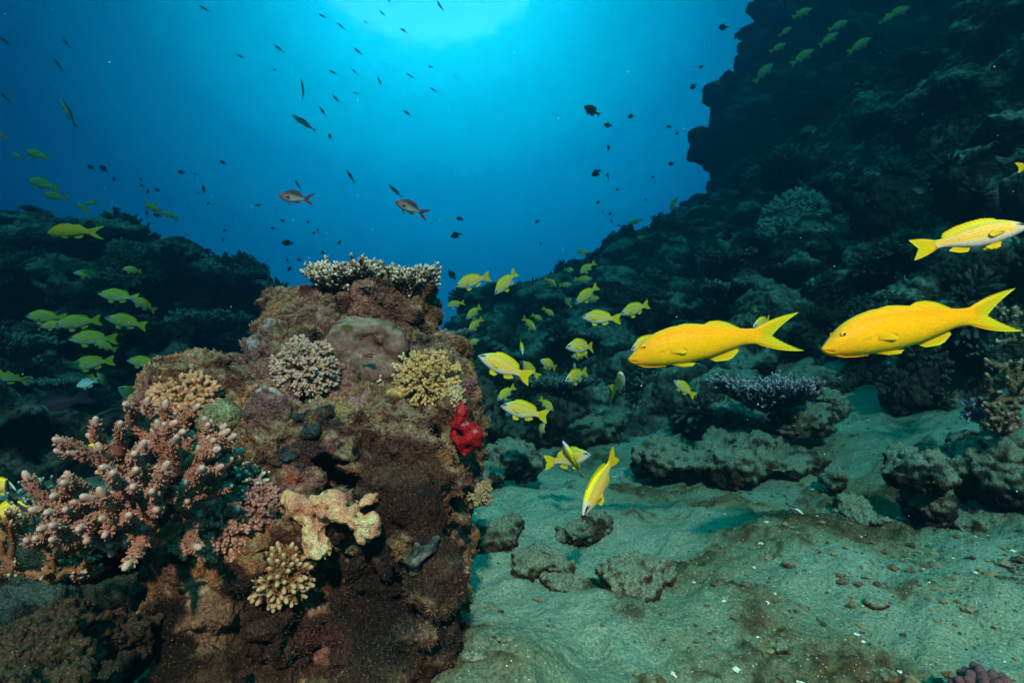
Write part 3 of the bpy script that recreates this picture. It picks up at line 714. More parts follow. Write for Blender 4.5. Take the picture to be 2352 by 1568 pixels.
cauli(590, 1150, 50, 60, (.2, .08, .035), (.36, .18, .17), 'purplish knobbly coral patch touching the peach sponge', 47, r0=.0046)
cauli(420, 1225, 40, 26, (.40, .32, .04), (.52, .42, .16), 'mustard yellow knobbly coral over the dark hollow', 48, r0=.0048)
cauli(1040, 905, 24, 18, (.24, .16, .07), (.52, .42, .24), 'little tan coral tuft at the shoulder edge above the red sponge', 49, r0=.004)
cauli(1105, 1130, 26, 26, (.22, .16, .08), (.38, .30, .18), 'brown bushy tuft where the rock meets the sand', 50, r0=.0035)
# finger coral low in the middle
p, n = hit(645, 1325); n = n * .5 + np.array([0, -.9, .25]); n /= np.linalg.norm(n); R = 78 * K * p[1]
tips = dome(p - n * R * .35, n, R, 84, .1, .95, .95, 61)
mb = branching(tips, p - n * R * .4, .0038, .005, (.17, .065, .025), (.44, .31, .18), 8, stubs=20, stubr=.0017, sag=.08, trunk=False, seg=7, seed=61, tipfrac=.13)
put('finger_coral', mb, M_coral, 'fan of short fingers with pale round tips under the peach sponge', 'coral')
p, n = hit(560, 1040)
mb = branching(dome(W(575, 1105, .98), np.array([.2, -.8, .4]), .03, 16, .2, 1, .9, 62), W(575, 1112, 1.0), .003, .004, (.2, .2, .16), (.42, .47, .42), 7, stubs=8, sag=.1, trunk=False, seed=62)
put('finger_coral', mb, M_coral, 'pale grey stubby coral tip between the staghorn and the rock', 'coral')

# ---- blobby things built as small solids
def solid(name, parts, h, mat, colf, label, cat, k=.01, cuts=(), nz=(), post=None, pad=.02, kind=None, parent=None):
    C = np.array([p[0] for p in parts]); R = np.array([np.max(p[1]) if np.ndim(p[1]) else p[1] for p in parts])
    F = Field((C - R[:, None]).min(0) - pad, (C + R[:, None]).max(0) + pad, h)
    for p in parts:
        rr = p[1] if np.ndim(p[1]) else (p[1],) * 3
        F.ell(p[0], rr, k, rot=p[2] if len(p) > 2 else None, amp=.01)
    for p in cuts:
        rr = p[1] if np.ndim(p[1]) else (p[1],) * 3
        F.ell(p[0], rr, k * .5, cut=True)
    for f, a in nz: F.noise(lambda P: a * vnoise(P * f, 13), max(a * 3, 3 * h))
    V, Q = F.mesh(); n = vnormals(V, Q)
    if post: V = V + n * post(V, n)[:, None]; n = vnormals(V, Q)
    c = colf(V, n)
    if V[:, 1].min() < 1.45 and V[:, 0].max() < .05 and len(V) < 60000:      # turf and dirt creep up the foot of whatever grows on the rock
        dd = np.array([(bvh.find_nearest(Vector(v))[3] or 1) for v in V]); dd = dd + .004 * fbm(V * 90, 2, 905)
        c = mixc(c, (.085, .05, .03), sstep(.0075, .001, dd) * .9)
    o = V.mean(0)
    ob = link(name, make_mesh(name, V - o, Q, c), mat, loc=tuple(o), label=label, cat=cat, kind=kind, parent=parent)
    return ob, V, Q

def E(px, py, d, rx, ry, rd, *rot):
    s = K * d; return (W(px, py, d), (rx * s, rd, ry * s)) + tuple(rot)

# grey smooth boulder coral with two holes
def cgrey(V, n):
    c = pal(fbm(V * 20, 3, 501), [(-1, (.15, .075, .065)), (0, (.21, .115, .10)), (1, (.30, .19, .16))])
    c = mixc(c, (.26, .26, .2), sstep(.45, .9, n[:, 2]) * .5)
    c = mixc(c, (.10, .075, .04), sstep(.25, .5, fbm(V * 26, 3, 505)) * .7)
    for px, py in ((798, 752),):
        q = V[np.argmin(np.hypot(V[:, 0] / V[:, 1] / K + 1176 - px, 784 - V[:, 2] / V[:, 1] / K - py))]
        c = mixc(c, (.10, .06, .025), sstep(.014, .009, np.linalg.norm(V - q, axis=1)))
    return c
solid('smooth_coral', [E(a_, b_, hit(a_, b_)[0][1] * .5 + hit(838, 790)[0][1] * .5 - .010, rx_, ry_, .024) for a_, b_, rx_, ry_ in [(835, 785, 66, 54), (798, 822, 42, 50), (885, 815, 50, 44), (848, 858, 46, 42), (808, 752, 44, 26), (908, 792, 30, 32), (872, 755, 42, 24), (780, 790, 30, 40), (900, 850, 26, 26)]], .0028, M_lump, cgrey,
      'smooth mauve grey boulder coral below the crowning table coral', 'coral', .02, nz=((20, .006), (55, .004), (140, .002)))
# peach sponge
SPG = [E(672, 1145, 1.0, 20, 16, .018), E(690, 1160, .985, 20, 18, .018), E(702, 1185, .98, 18, 20, .016), E(718, 1210, .97, 18, 22, .018), E(722, 1240, .965, 19, 22, .018), E(735, 1264, .955, 22, 18, .02), E(752, 1258, .955, 14, 14, .015),
       E(722, 1165, .98, 18, 16, .016), E(742, 1150, .975, 22, 16, .018), E(765, 1150, .975, 20, 16, .016), E(752, 1175, .97, 24, 15, .018), E(778, 1178, .975, 18, 16, .016), E(800, 1190, .975, 17, 14, .016), E(820, 1165, .985, 11, 11, .012), E(835, 1153, .99, 13, 10, .012), E(850, 1147, .995, 11, 9, .01),
       E(822, 1200, .97, 20, 16, .018), E(838, 1220, .965, 18, 18, .016), E(852, 1200, .97, 11, 22, .014), E(830, 1240, .965, 11, 13, .012), E(742, 1200, .975, 12, 9, .012)]
def cpeach(V, n):
    c = pal(fbm(V * 34, 3, 511), [(-.9, (.48, .17, .13)), (-.2, (.66, .33, .19)), (.4, (.74, .48, .27)), (.9, (.70, .60, .36))])
    return mixc(c, (.05, .02, .01), sstep(.2, .1, worley(V * 45, 512)) * .9)
solid('peach_sponge', [(c_ * (1 - .034), tuple(np.array(r_) * 1.12)) for c_, r_ in SPG], .0021, M_sponge, cpeach, 'lumpy peach and cream sponge spread over the middle of the rock', 'sponge', .006, nz=((32, .006), (70, .005), (160, .003)))
# granular hump behind the peach sponge
solid('crusted_hump', [E(790, 1200, 1.06, 90, 82, .06), E(840, 1210, 1.05, 50, 70, .05)], .003, M_rock, lambda V, n: mixc(pal(fbm(V * 60, 4, 521), [(-1, (.05, .05, .04)), (.2, (.2, .17, .1)), (1, (.38, .36, .26))]), (.3, .38, .36), sstep(.4, .9, n[:, 2]) * .6),
      'round grainy olive hump of rock behind the peach sponge', 'rock', .01, nz=((40, .006), (120, .003)))
# red sponge
RS = [E(1064, 945, 1.09, 11, 14, .014), E(1062, 962, 1.09, 13, 12, .014), E(1050, 975, 1.085, 14, 12, .014), E(1044, 996, 1.085, 10, 14, .012), E(1068, 982, 1.08, 13, 13, .015), E(1082, 978, 1.085, 12, 12, .014), E(1090, 995, 1.085, 12, 14, .014), E(1074, 1005, 1.08, 13, 14, .014), E(1092, 1012, 1.09, 10, 10, .012),
      E(1060, 1018, 1.085, 9, 12, .012), E(1064, 1035, 1.09, 6, 10, .008), E(1082, 1020, 1.09, 8, 8, .01)]
def cred(V, n):
    c = pal(fbm(V * 60, 3, 531), [(-.8, (.22, .004, .012)), (0, (.42, .010, .02)), (.8, (.55, .03, .035))])
    return mixc(c, (.35, .3, .28), sstep(.5, .75, fbm(V * 90, 2, 533)) * sstep(.0, .6, n[:, 2] + .5 * n[:, 0]) * .5)
solid('red_sponge', [(c_, tuple(np.array(r_) * 1.15)) for c_, r_ in RS], .0019, M_sponge, cred, 'bright red knobbly sponge on the edge of the rock', 'sponge', .004, nz=((60, .005), (130, .003), (260, .0015)))
# dark velvety sponges
for (px, py, rx, ry, lb) in [(688, 918, 26, 20, 'dark blue grey sponge tucked under the lilac coral'), (750, 948, 18, 14, 'small dark teal sponge beside the orange crust'), (693, 966, 17, 10, 'low black sponge between two pale crusts'),
                             (712, 993, 16, 12, 'black sponge just above the long dark crevice'), (655, 1050, 40, 20, 'wide black sponge filling the crevice above the peach sponge')]:
    p, n = hit(px, py); s = K * p[1]
    solid('dark_sponge', [(p, (rx * s, .008, ry * s)), (p + np.array([rx * s * .4, 0, ry * s * .3]), (rx * s * .5, .009, ry * s * .6)), (p + np.array([-rx * s * .5, 0, -ry * s * .2]), (rx * s * .45, .009, ry * s * .6))], .0026, M_rock,
          lambda V, n: pal(fbm(V * 80, 3, 541), [(-.8, (.012, .016, .02)), (.4, (.03, .045, .055)), (1, (.09, .12, .13))]), lb, 'sponge', .006, nz=((45, .009), (120, .005)))
p, n = hit(905, 905); s = K * p[1]
solid('orange_sponge', [(p, (20 * s, .014, 17 * s)), (p + np.array([10 * s, 0, -8 * s]), (14 * s, .012, 12 * s))], .0024, M_sponge, lambda V, n: pal(fbm(V * 70, 3, 551), [(-.8, (.30, .14, .04)), (.6, (.55, .33, .11))]),
      'small mustard orange sponge below the tan cauliflower coral', 'sponge', .006, nz=((90, .003),))
p, n = hit(605, 940); s = K * p[1]
solid('plate_coral', [(p + np.array([0, .004, 0]), (52 * s, .016, 46 * s)), (p + np.array([25 * s, .004, -26 * s]), (38 * s, .014, 34 * s))], .0026, M_rock, lambda V, n: mixc(pal(fbm(V * 60, 3, 561), [(-.8, (.11, .05, .055)), (.8, (.22, .12, .115))]), (.45, .33, .27), sstep(.5, .9, n[:, 2])),
      'flat maroon coral disc with a paler rim', 'coral', .01, nz=((34, .008), (90, .004)))
for (px, py, r1, lb) in [(604, 812, 40, 'smooth brown lobe hanging at the back corner of the rock'), (628, 765, 22, 'small knobbly lilac capped lobe on the back of the rock')]:
    solid('lobe_coral', [E(px, py, 1.2, r1, r1 * 1.1, .045), E(px + 10, py - r1 * .7, 1.21, r1 * .7, r1 * .5, .03)], .003, M_rock, lambda V, n: mixc(pal(fbm(V * 40, 3, 571), [(-.8, (.13, .075, .07)), (.8, (.21, .14, .13))]), (.3, .24, .26), sstep(.4, .9, n[:, 2]) * .8), lb, 'coral', .012, nz=((30, .010), (90, .004)))
p, n = hit(510, 965); s = K * p[1]
solid('brain_coral', [(p, (58 * s, .045, 46 * s))], .0028, M_rock, lambda V, n: pal(fbm(V * 50, 3, 581), [(-.8, (.12, .12, .06)), (.3, (.26, .25, .14)), (1, (.4, .38, .25))]), 'olive green domed coral behind the staghorn tips', 'coral', .01, nz=((30, .005), (140, .003)))
# grey netted tube sponge
def ctube(V, n): return pal(fbm(V * 110, 3, 591), [(-.8, (.03, .03, .03)), (.2, (.11, .11, .10)), (1, (.25, .24, .21))])
solid('tube_sponge', [(c_ * .935, r_) for c_, r_ in [E(950, 1275, .97, 22, 26, .022), E(925, 1258, .98, 20, 10, .014), E(905, 1243, .99, 16, 8, .012), E(985, 1262, .98, 18, 9, .012), E(1000, 1245, .99, 9, 12, .01), E(955, 1305, .98, 12, 14, .012)]], .0023, M_sponge, ctube,
      'grey netted tube sponge with an open oval mouth low on the rock', 'sponge', .006, cuts=[E(950, 1274, .884, 11, 17, .02)], nz=((100, .004),))
for (px, py, rx, ry, col, lb) in [(742, 1512, 20, 26, (.36, .10, .08), 'pinkish sponge knob at the foot of the rock')]:
    if lb.startswith('tiny'): px, py = 945, 1432
    p, n = hit(px, py); s = K * p[1]
    solid('crust_sponge', [(p, (rx * s, .012, ry * s)), (p + np.array([rx * s * .5, 0, -ry * s * .4]), (rx * s * .6, .01, ry * s * .5))], .0024, M_sponge, lambda V, n, col=col: mixc(np.tile(np.array(col), (len(V), 1)), (.05, .03, .02), sstep(0, .8, fbm(V * 70, 3, 601)) * .7), lb, 'sponge', .005, nz=((80, .003),))

# ---- loose rocks and boulders
def on_sand(px, py):
    y = np.arange(.7, 6, .01); x = (px - 1176) * K * y; z = (784 - py) * K * y; s_ = sandz(x, y); i = int(np.argmax(s_ >= z))
    return float(x[i]), float(y[i]), float(s_[i])
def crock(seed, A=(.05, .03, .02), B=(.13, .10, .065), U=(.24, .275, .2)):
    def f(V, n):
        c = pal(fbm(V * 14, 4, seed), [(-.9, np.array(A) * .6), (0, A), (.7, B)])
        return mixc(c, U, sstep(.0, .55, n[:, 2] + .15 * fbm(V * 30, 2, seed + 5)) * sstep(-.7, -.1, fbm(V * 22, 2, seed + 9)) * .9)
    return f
def rock(name, blobs, label, seed, h=.008, ground=False, mat=None, cat='rock', A=(.05, .03, .02), B=(.14, .105, .07), amp=.03, f=9, U=(.24, .275, .2)):
    if ground:                                        # rest it on the sand where it is seen
        b0 = max(blobs, key=lambda b: b[1] + b[4]); d1 = on_sand(b0[0], b0[1] + b0[4] * .55)[1]; f1 = np.clip((d1 + b0[5] * .2) / b0[2], .7, 1.5)
        blobs = [(b[0], b[1], b[2] * f1, b[3], b[4], b[5]) for b in blobs]
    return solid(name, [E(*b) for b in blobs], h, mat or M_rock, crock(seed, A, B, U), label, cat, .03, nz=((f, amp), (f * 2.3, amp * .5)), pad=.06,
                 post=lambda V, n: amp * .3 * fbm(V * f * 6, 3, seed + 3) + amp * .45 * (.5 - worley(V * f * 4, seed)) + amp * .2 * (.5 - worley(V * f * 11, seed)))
rock('slab_rock', [(90, 1520, .80, 150, 80, .14), (200, 1470, .84, 60, 45, .08), (20, 1580, .72, 120, 60, .1)], 'weathered olive grey rock slab below the thin coral twigs', 61, .004, A=(.03, .017, .011), B=(.075, .048, .03), amp=.026, f=18, U=(.065, .045, .03))
rock('rubble_rock', [(280, 1400, 1.36, 150, 120, .12), (290, 1530, 1.2, 90, 90, .12), (420, 1330, 1.38, 100, 110, .1)], 'black shaded rock at the back of the hollow under the staghorn', 60, .007, amp=.02, A=(.012, .009, .008), B=(.03, .022, .018), U=(.04, .04, .03))  # near-black colour paints in the shade of the hollow
rock('rock', [(40, 1270, 1.6, 240, 100, .25), (230, 1290, 1.6, 140, 100, .2)], 'dark low rock behind the thin coral twigs', 59, .009, amp=.03, A=(.02, .02, .018), B=(.05, .045, .035), U=(.06, .07, .055))
rock('rubble_rock', [(20, 1430, 1.15, 120, 50, .12)], 'dark teal stained rock under the thin coral twigs', 62, .006, amp=.02, A=(.02, .02, .02), B=(.05, .055, .05), U=(.07, .08, .07))
rock('ledge_rock', [(1560, 1060, 2.62, 70, 30, .18), (1680, 1056, 2.66, 80, 32, .2), (1800, 1068, 2.62, 80, 20, .16), (1890, 1088, 2.5, 45, 18, .1), (1700, 1016, 2.85, 70, 24, .18), (1510, 1040, 2.7, 36, 30, .1)], 'long low crusted rock lying across the sand', 63, .009, amp=.05, f=6, B=(.14, .10, .06))
rock('boulder', [(2120, 1090, 1.95, 62, 48, .14), (2140, 1150, 1.97, 46, 52, .11), (2090, 1060, 2.0, 36, 24, .1)], 'tall brown boulder with pale turf cap standing on the sand slope', 64, .0065, amp=.03, f=9, A=(.025, .016, .013), B=(.07, .045, .03))
rock('boulder', [(2290, 1080, 2.1, 90, 60, .18), (2350, 1130, 2.0, 80, 60, .16), (2230, 1050, 2.25, 60, 34, .14)], 'broad dark boulder behind the tall capped one at the picture edge', 65, .008, amp=.04, f=7, A=(.025, .016, .013), B=(.06, .04, .03))
rock('rock', [(2240, 1200, 1.75, 60, 16, .09), (2310, 1195, 1.75, 50, 20, .1)], 'low rubble heap on the sand under the two boulders', 66, .006, True, amp=.02, f=14)
rock('rock', [(1132, 1232, 1.78, 46, 34, .09), (1100, 1220, 1.82, 24, 24, .05)], 'rounded sand dusted rock next to the coral rock foot', 67, .0055, True, amp=.02, f=17)
rock('rock', [(1165, 1200, 1.95, 38, 22, .07)], 'smaller brown rock behind the sand dusted one', 68, .0055, True, amp=.02, f=17)
rock('rubble_rock', [(1235, 1290, 1.62, 42, 30, .07), (1215, 1310, 1.6, 22, 18, .05), (1290, 1300, 1.62, 32, 22, .06)], 'lumpy algae covered rock in the middle of the sand', 69, .005, True, amp=.02, f=16, B=(.3, .27, .17))
rock('rubble_rock', [(1340, 1215, 1.78, 50, 24, .07), (1310, 1232, 1.76, 30, 18, .06), (1370, 1200, 1.8, 24, 16, .05)], 'ragged dark rubble lump under the head down striped fish', 70, .0045, True, amp=.022, f=20)
rock('rubble_rock', [(1330, 1345, 1.52, 56, 10, .05), (1290, 1340, 1.52, 26, 12, .05)], 'thin curved rubble ridge half buried in sand', 71, .0045, True, amp=.014, f=20)
rock('rubble_rock', [(1430, 1320, 1.55, 48, 28, .07), (1480, 1350, 1.5, 34, 24, .06), (1480, 1378, 1.46, 28, 12, .04), (1520, 1320, 1.58, 30, 24, .05)], 'pitted brown rock lump with a rounded snout on the sand', 72, .005, True, amp=.022, f=15)
rock('pebble', [(1785, 1490, 1.19, 22, 14, .022), (1765, 1472, 1.2, 12, 10, .015)], 'lone dark wedge shaped stone on the open sand', 73, .003, True, amp=.005, f=40)
rock('pebble', [(2040, 1553, 1.10, 24, 9, .02)], 'flat reddish stone near the lower edge of the sand', 74, .003, True, amp=.004, f=40, A=(.16, .07, .03))
rock('rock', [(1960, 1170, 2.05, 40, 26, .07), (2000, 1195, 1.98, 26, 18, .05)], 'grey green pitted rock between the long ledge and tall boulder', 75, .006, True, amp=.02, f=15)
rock('rock', [(1330, 985, 3.6, 60, 26, .2), (1390, 970, 3.7, 40, 24, .16)], 'silt covered mound behind the striped fish shoal', 76, .01, amp=.05, f=6, B=(.3, .3, .22))
rock('rock', [(1180, 1060, 2.5, 60, 34, .15), (1130, 1095, 2.3, 46, 24, .1)], 'dark rock in the shade beside the red sponge', 77, .008, amp=.04, f=8, A=(.05, .045, .04), B=(.12, .11, .09))
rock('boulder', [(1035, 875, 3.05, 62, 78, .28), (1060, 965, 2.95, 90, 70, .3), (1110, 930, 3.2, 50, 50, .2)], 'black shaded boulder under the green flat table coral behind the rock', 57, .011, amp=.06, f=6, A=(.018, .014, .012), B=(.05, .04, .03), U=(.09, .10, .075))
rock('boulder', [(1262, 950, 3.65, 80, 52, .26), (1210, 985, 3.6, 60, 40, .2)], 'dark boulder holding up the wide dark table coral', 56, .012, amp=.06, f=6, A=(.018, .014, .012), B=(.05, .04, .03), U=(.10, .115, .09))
rock('rock', [(1900, 930, 3.0, 34, 26, .1)], 'small pale pitted rock near the dotted table coral', 78, .007, amp=.03, f=12, B=(.35, .34, .26))
rock('rock', [(1830, 960, 2.95, 60, 34, .16), (1780, 985, 2.9, 40, 22, .1)], 'brown rock carrying the dotted table coral', 79, .008, amp=.04, f=8)
for i, (px, py, rx, dd) in enumerate([(1240, 1380, 14, 1.4), (1262, 1445, 9, 1.3), (1385, 1445, 8, 1.3), (1820, 1295, 22, 1.6), (1935, 1340, 16, 1.5), (2010, 1390, 24, 1.4), (1560, 1290, 16, 1.6), (1600, 1475, 9, 1.2), (2030, 1200, 18, 1.95), (1160, 1470, 18, 1.25), (1130, 1400, 20, 1.35), (1560, 1115, 14, 2.3), (1640, 1350, 9, 1.5), (2150, 1300, 12, 1.6), (1090, 1520, 26, 1.15), (1440, 1400, 9, 1.4)]):
    x, y, z = on_sand(px, py)
    q = rx * K * y
    solid('rubble_bit', [((x, y, z), (q, q * .8, q * .45)), ((x + q * .6, y, z), (q * .6, q * .5, q * .35))], q / 9, M_rock, crock(620 + i, (.09, .05, .03), (.22, .16, .1)), 'palm sized brown scrap of rubble on the open sand', 'rubble', q * .3, nz=((.9 / q, q * .22), (2.5 / q, q * .1)), pad=q * .5)[0]['group'] = 'brown scraps of rubble lying on the sand'

# bushy dark coral bits on the sand
for px, py, rr, d, lb in [(1450, 1180, 34, 1.9, 'dark bushy coral clump on the sand by the head down striped fish'), (2262, 1580, 40, .98, 'dark maroon coral fingers poking up at the lower corner of the sand')]:
    big = d < 1
    mb = branching(dome(W(px, py + 14, d), np.array([0, -.3, .9]), rr * K * d * (1.6 if big else 1), 26 if big else 60, .5, .8, .9, 77), W(px, py + 20, d), .009 if big else .004, .008, (.07, .03, .04) if big else (.07, .06, .045), (.12, .055, .07) if big else (.17, .16, .12), 8, sag=.15, trunk=False, seed=78)
    put('bushy_coral', mb, M_coral, lb, 'coral')

# corals on the slope
table('table_coral', 1760, 900, 2.85, 165, 84, 190, (.06, .04, .055), (.50, .48, .58), .0052, 'violet table coral with pale dotted tips above the long ledge', 81, .22, below=40, mat=M_coral)
table('table_coral', 1030, 772, 2.9, 80, 32, 90, (.07, .08, .06), (.36, .42, .34), .0045, 'green flat table coral peeking out behind the tall rock', 82, .16, below=28)
table('table_coral', 1280, 878, 3.6, 150, 34, 110, (.04, .05, .05), (.26, .34, .36), .006, 'wide dark table coral with pale dots under the shoal', 83, .25, below=26)
table('table_coral', 1670, 662, 4.4, 92, 34, 70, (.05, .05, .06), (.24, .30, .36), .007, 'bluish flat topped coral head far up the slope', 84, .25, below=40)
table('table_coral', 490, 735, 4.4, 110, 44, 80, (.05, .06, .05), (.16, .22, .18), .008, 'round bushy coral on the far bank near its outer end', 85, .25, below=30)
table('table_coral', 400, 590, 4.9, 100, 50, 70, (.04, .045, .04), (.13, .17, .14), .009, 'bushy coral crest on top of the far bank', 86, .3, below=30)
table('table_coral', 545, 640, 5.0, 120, 46, 70, (.04, .045, .04), (.12, .16, .14), .009, 'spreading coral crown at the open water end of the far bank', 87, .3, below=30)
table('table_coral', 40, 790, 4.0, 90, 60, 70, (.05, .06, .05), (.18, .28, .24), .008, 'pale knobbly coral mound on the near face of the far bank', 88, .25, below=40)
table('table_coral', 1660, 600, 4.9, 80, 60, 70, (.04, .05, .04), (.15, .2, .17), .007, 'bristly round coral halfway up the reef slope', 89, .25, below=40)
table('table_coral', 130, 880, 3.9, 70, 26, 60, (.08, .09, .07), (.24, .34, .28), .006, 'mint green plate coral low on the far bank', 90, .2, below=14)
for j, (cx, cy, d, s_, col, tc_, lb) in enumerate([(2325, 880, 2.1, 70, (.20, .12, .07), (.40, .28, .18), 'brown spreading staghorn thicket on the slope at the picture edge'), (2240, 940, 2.2, 34, (.10, .09, .14), (.26, .28, .42), 'blue violet bristly coral beside the brown thicket'),
                                             (2330, 745, 2.3, 56, (.18, .14, .09), (.44, .38, .28), 'tan branching coral under the tail of the rear yellow goatfish'), (2300, 960, 2.0, 46, (.16, .09, .06), (.34, .22, .15), 'rust brown finger coral above the broad dark boulder')]):
    g = np.random.default_rng(100 + j); b = W(cx + 6, cy + s_ * .6, d + .06)
    tips = [W(cx + g.uniform(-1, 1) * s_, cy + g.uniform(-.8, .7) * s_, d + g.uniform(-.10, .12)) for _ in range(70)]
    put('branching_coral', branching(tips, b, .006 if j != 1 else .0045, .012, col, tc_, 7, stubs=10, stubr=.0022, sag=.2, seed=110 + j), M_coral, lb, 'coral')
# pale soft coral on the far slope
g = np.random.default_rng(130); mb = MB()
pts = [(1770, 520, 30), (1785, 495, 34), (1810, 475, 36), (1835, 460, 30), (1860, 462, 28), (1885, 475, 18), (1760, 530, 18), (1825, 490, 30)]
for px, py, rr in pts:
    c0 = W(px, py, 5.6)
    for _ in range(150):
        dd = g.normal(0, 1, 3); dd[1] -= .4; dd /= np.linalg.norm(dd); q = c0 + dd * rr * K * 5.6 * g.uniform(.5, 1) * np.array([1, .5, .8])
        mb.tube([q, q + dd * .014, q + dd * .03], [.009, .010, .008], np.array((.72, .88, .8)) * g.uniform(.6, 1.1), 5, .3)
put('soft_coral', mb, M_farcoral, 'pale mint feathery soft coral glowing on the dark slope', 'soft coral')
# ------------------------------------------------------------------ fish
def fish_body_mat(name, vstops, head=None, rough=.42, mask=None, spec=.35):
    """colour runs from belly (0) to back (1) along UV v; u runs nose to tail"""
    m = bpy.data.materials.new(name); m.use_nodes = True; t = m.node_tree; t.nodes.clear(); N = t.nodes.new; L = t.links.new
    out = N('ShaderNodeOutputMaterial'); b = N('ShaderNodeBsdfPrincipled'); L(b.outputs[0], out.inputs['Surface'])
    b.inputs['Roughness'].default_value = rough; b.inputs['Specular IOR Level'].default_value = spec * .15
    uv = N('ShaderNodeUVMap'); uv.uv_map = 'UVMap'; s = N('ShaderNodeSeparateXYZ'); L(uv.outputs[0], s.inputs[0])
    ns = N('ShaderNodeTexNoise'); ns.inputs['Scale'].default_value = 9; L(uv.outputs[0], ns.inputs['Vector'])
    a = N('ShaderNodeMath'); a.operation = 'MULTIPLY_ADD'; a.inputs[1].default_value = .05; L(ns.outputs['Fac'], a.inputs[0]); L(s.outputs[1], a.inputs[2])
    a2 = N('ShaderNodeMath'); a2.operation = 'SUBTRACT'; a2.inputs[1].default_value = .025; L(a.outputs[0], a2.inputs[0])
    r = N('ShaderNodeValToRGB'); L(a2.outputs[0], r.inputs['Fac']); e = r.color_ramp.elements
    while len(e) < len(vstops): e.new(.5)
    for x, (p, c) in zip(e, vstops): x.position = p; x.color = (*c, 1)
    col = r.outputs['Color']
    if head:                                          # head = (u0, u1, colour) blends over the snout
        h = N('ShaderNodeMapRange'); h.inputs['From Min'].default_value = head[1]; h.inputs['From Max'].default_value = head[0]; L(s.outputs[0], h.inputs['Value'])
        mx = N('ShaderNodeMix'); mx.data_type = 'RGBA'; L(h.outputs[0], mx.inputs['Factor']); L(col, mx.inputs['A']); mx.inputs['B'].default_value = (*head[2], 1); col = mx.outputs['Result']
    if mask:                                          # dark patch (u, v, ru, rv, colour)
        for mk in mask:
            p = N('ShaderNodeVectorMath'); p.operation = 'SUBTRACT'; L(uv.outputs[0], p.inputs[0]); p.inputs[1].default_value = (mk[0], mk[1], 0)
            q = N('ShaderNodeVectorMath'); q.operation = 'MULTIPLY'; L(p.outputs[0], q.inputs[0]); q.inputs[1].default_value = (1 / mk[2], 1 / mk[3], 0)
            ln = N('ShaderNodeVectorMath'); ln.operation = 'LENGTH'; L(q.outputs[0], ln.inputs[0])
            h = N('ShaderNodeMapRange'); h.inputs['From Min'].default_value = 1.1; h.inputs['From Max'].default_value = .75; L(ln.outputs['Value'], h.inputs['Value'])
            mx = N('ShaderNodeMix'); mx.data_type = 'RGBA'; L(h.outputs[0], mx.inputs['Factor']); L(col, mx.inputs['A']); mx.inputs['B'].default_value = (*mk[4], 1); col = mx.outputs['Result']
    # blotchy tone
    n2 = N('ShaderNodeTexNoise'); n2.inputs['Scale'].default_value = 14; n2.inputs['Detail'].default_value = 4; L(uv.outputs[0], n2.inputs['Vector'])
    mr = N('ShaderNodeMapRange'); mr.inputs['From Min'].default_value = .3; mr.inputs['From Max'].default_value = .7; mr.inputs['To Min'].default_value = .93; mr.inputs['To Max'].default_value = 1.05; L(n2.outputs['Fac'], mr.inputs['Value'])
    sc = N('ShaderNodeVectorMath'); sc.operation = 'SCALE'; L(col, sc.inputs[0]); L(mr.outputs[0], sc.inputs['Scale']); L(sc.outputs[0], b.inputs['Base Color'])
    smp = N('ShaderNodeMapping'); smp.inputs['Scale'].default_value = (46, 16, 1); L(uv.outputs[0], smp.inputs[0])
    sv = N('ShaderNodeTexVoronoi'); L(smp.outputs[0], sv.inputs['Vector']); sv.inputs['Scale'].default_value = 1
    sm = N('ShaderNodeMapRange'); sm.inputs['From Max'].default_value = .8; sm.inputs['To Min'].default_value = 1.03; sm.inputs['To Max'].default_value = .88; L(sv.outputs['Distance'], sm.inputs['Value'])
    sc2 = N('ShaderNodeVectorMath'); sc2.operation = 'SCALE'; L(sc.outputs[0], sc2.inputs[0]); L(sm.outputs[0], sc2.inputs['Scale']); L(sc2.outputs[0], b.inputs['Base Color'])
    mp = N('ShaderNodeMapping'); mp.inputs['Scale'].default_value = (70, 26, 1); L(uv.outputs[0], mp.inputs[0])
    v = N('ShaderNodeTexVoronoi'); v.inputs['Scale'].default_value = 1.3; L(mp.outputs[0], v.inputs['Vector'])
    bp = N('ShaderNodeBump'); bp.inputs['Distance'].default_value = .0003; bp.inputs['Strength'].default_value = .6; L(v.outputs['Distance'], bp.inputs['Height']); L(bp.outputs[0], b.inputs['Normal'])
    return m

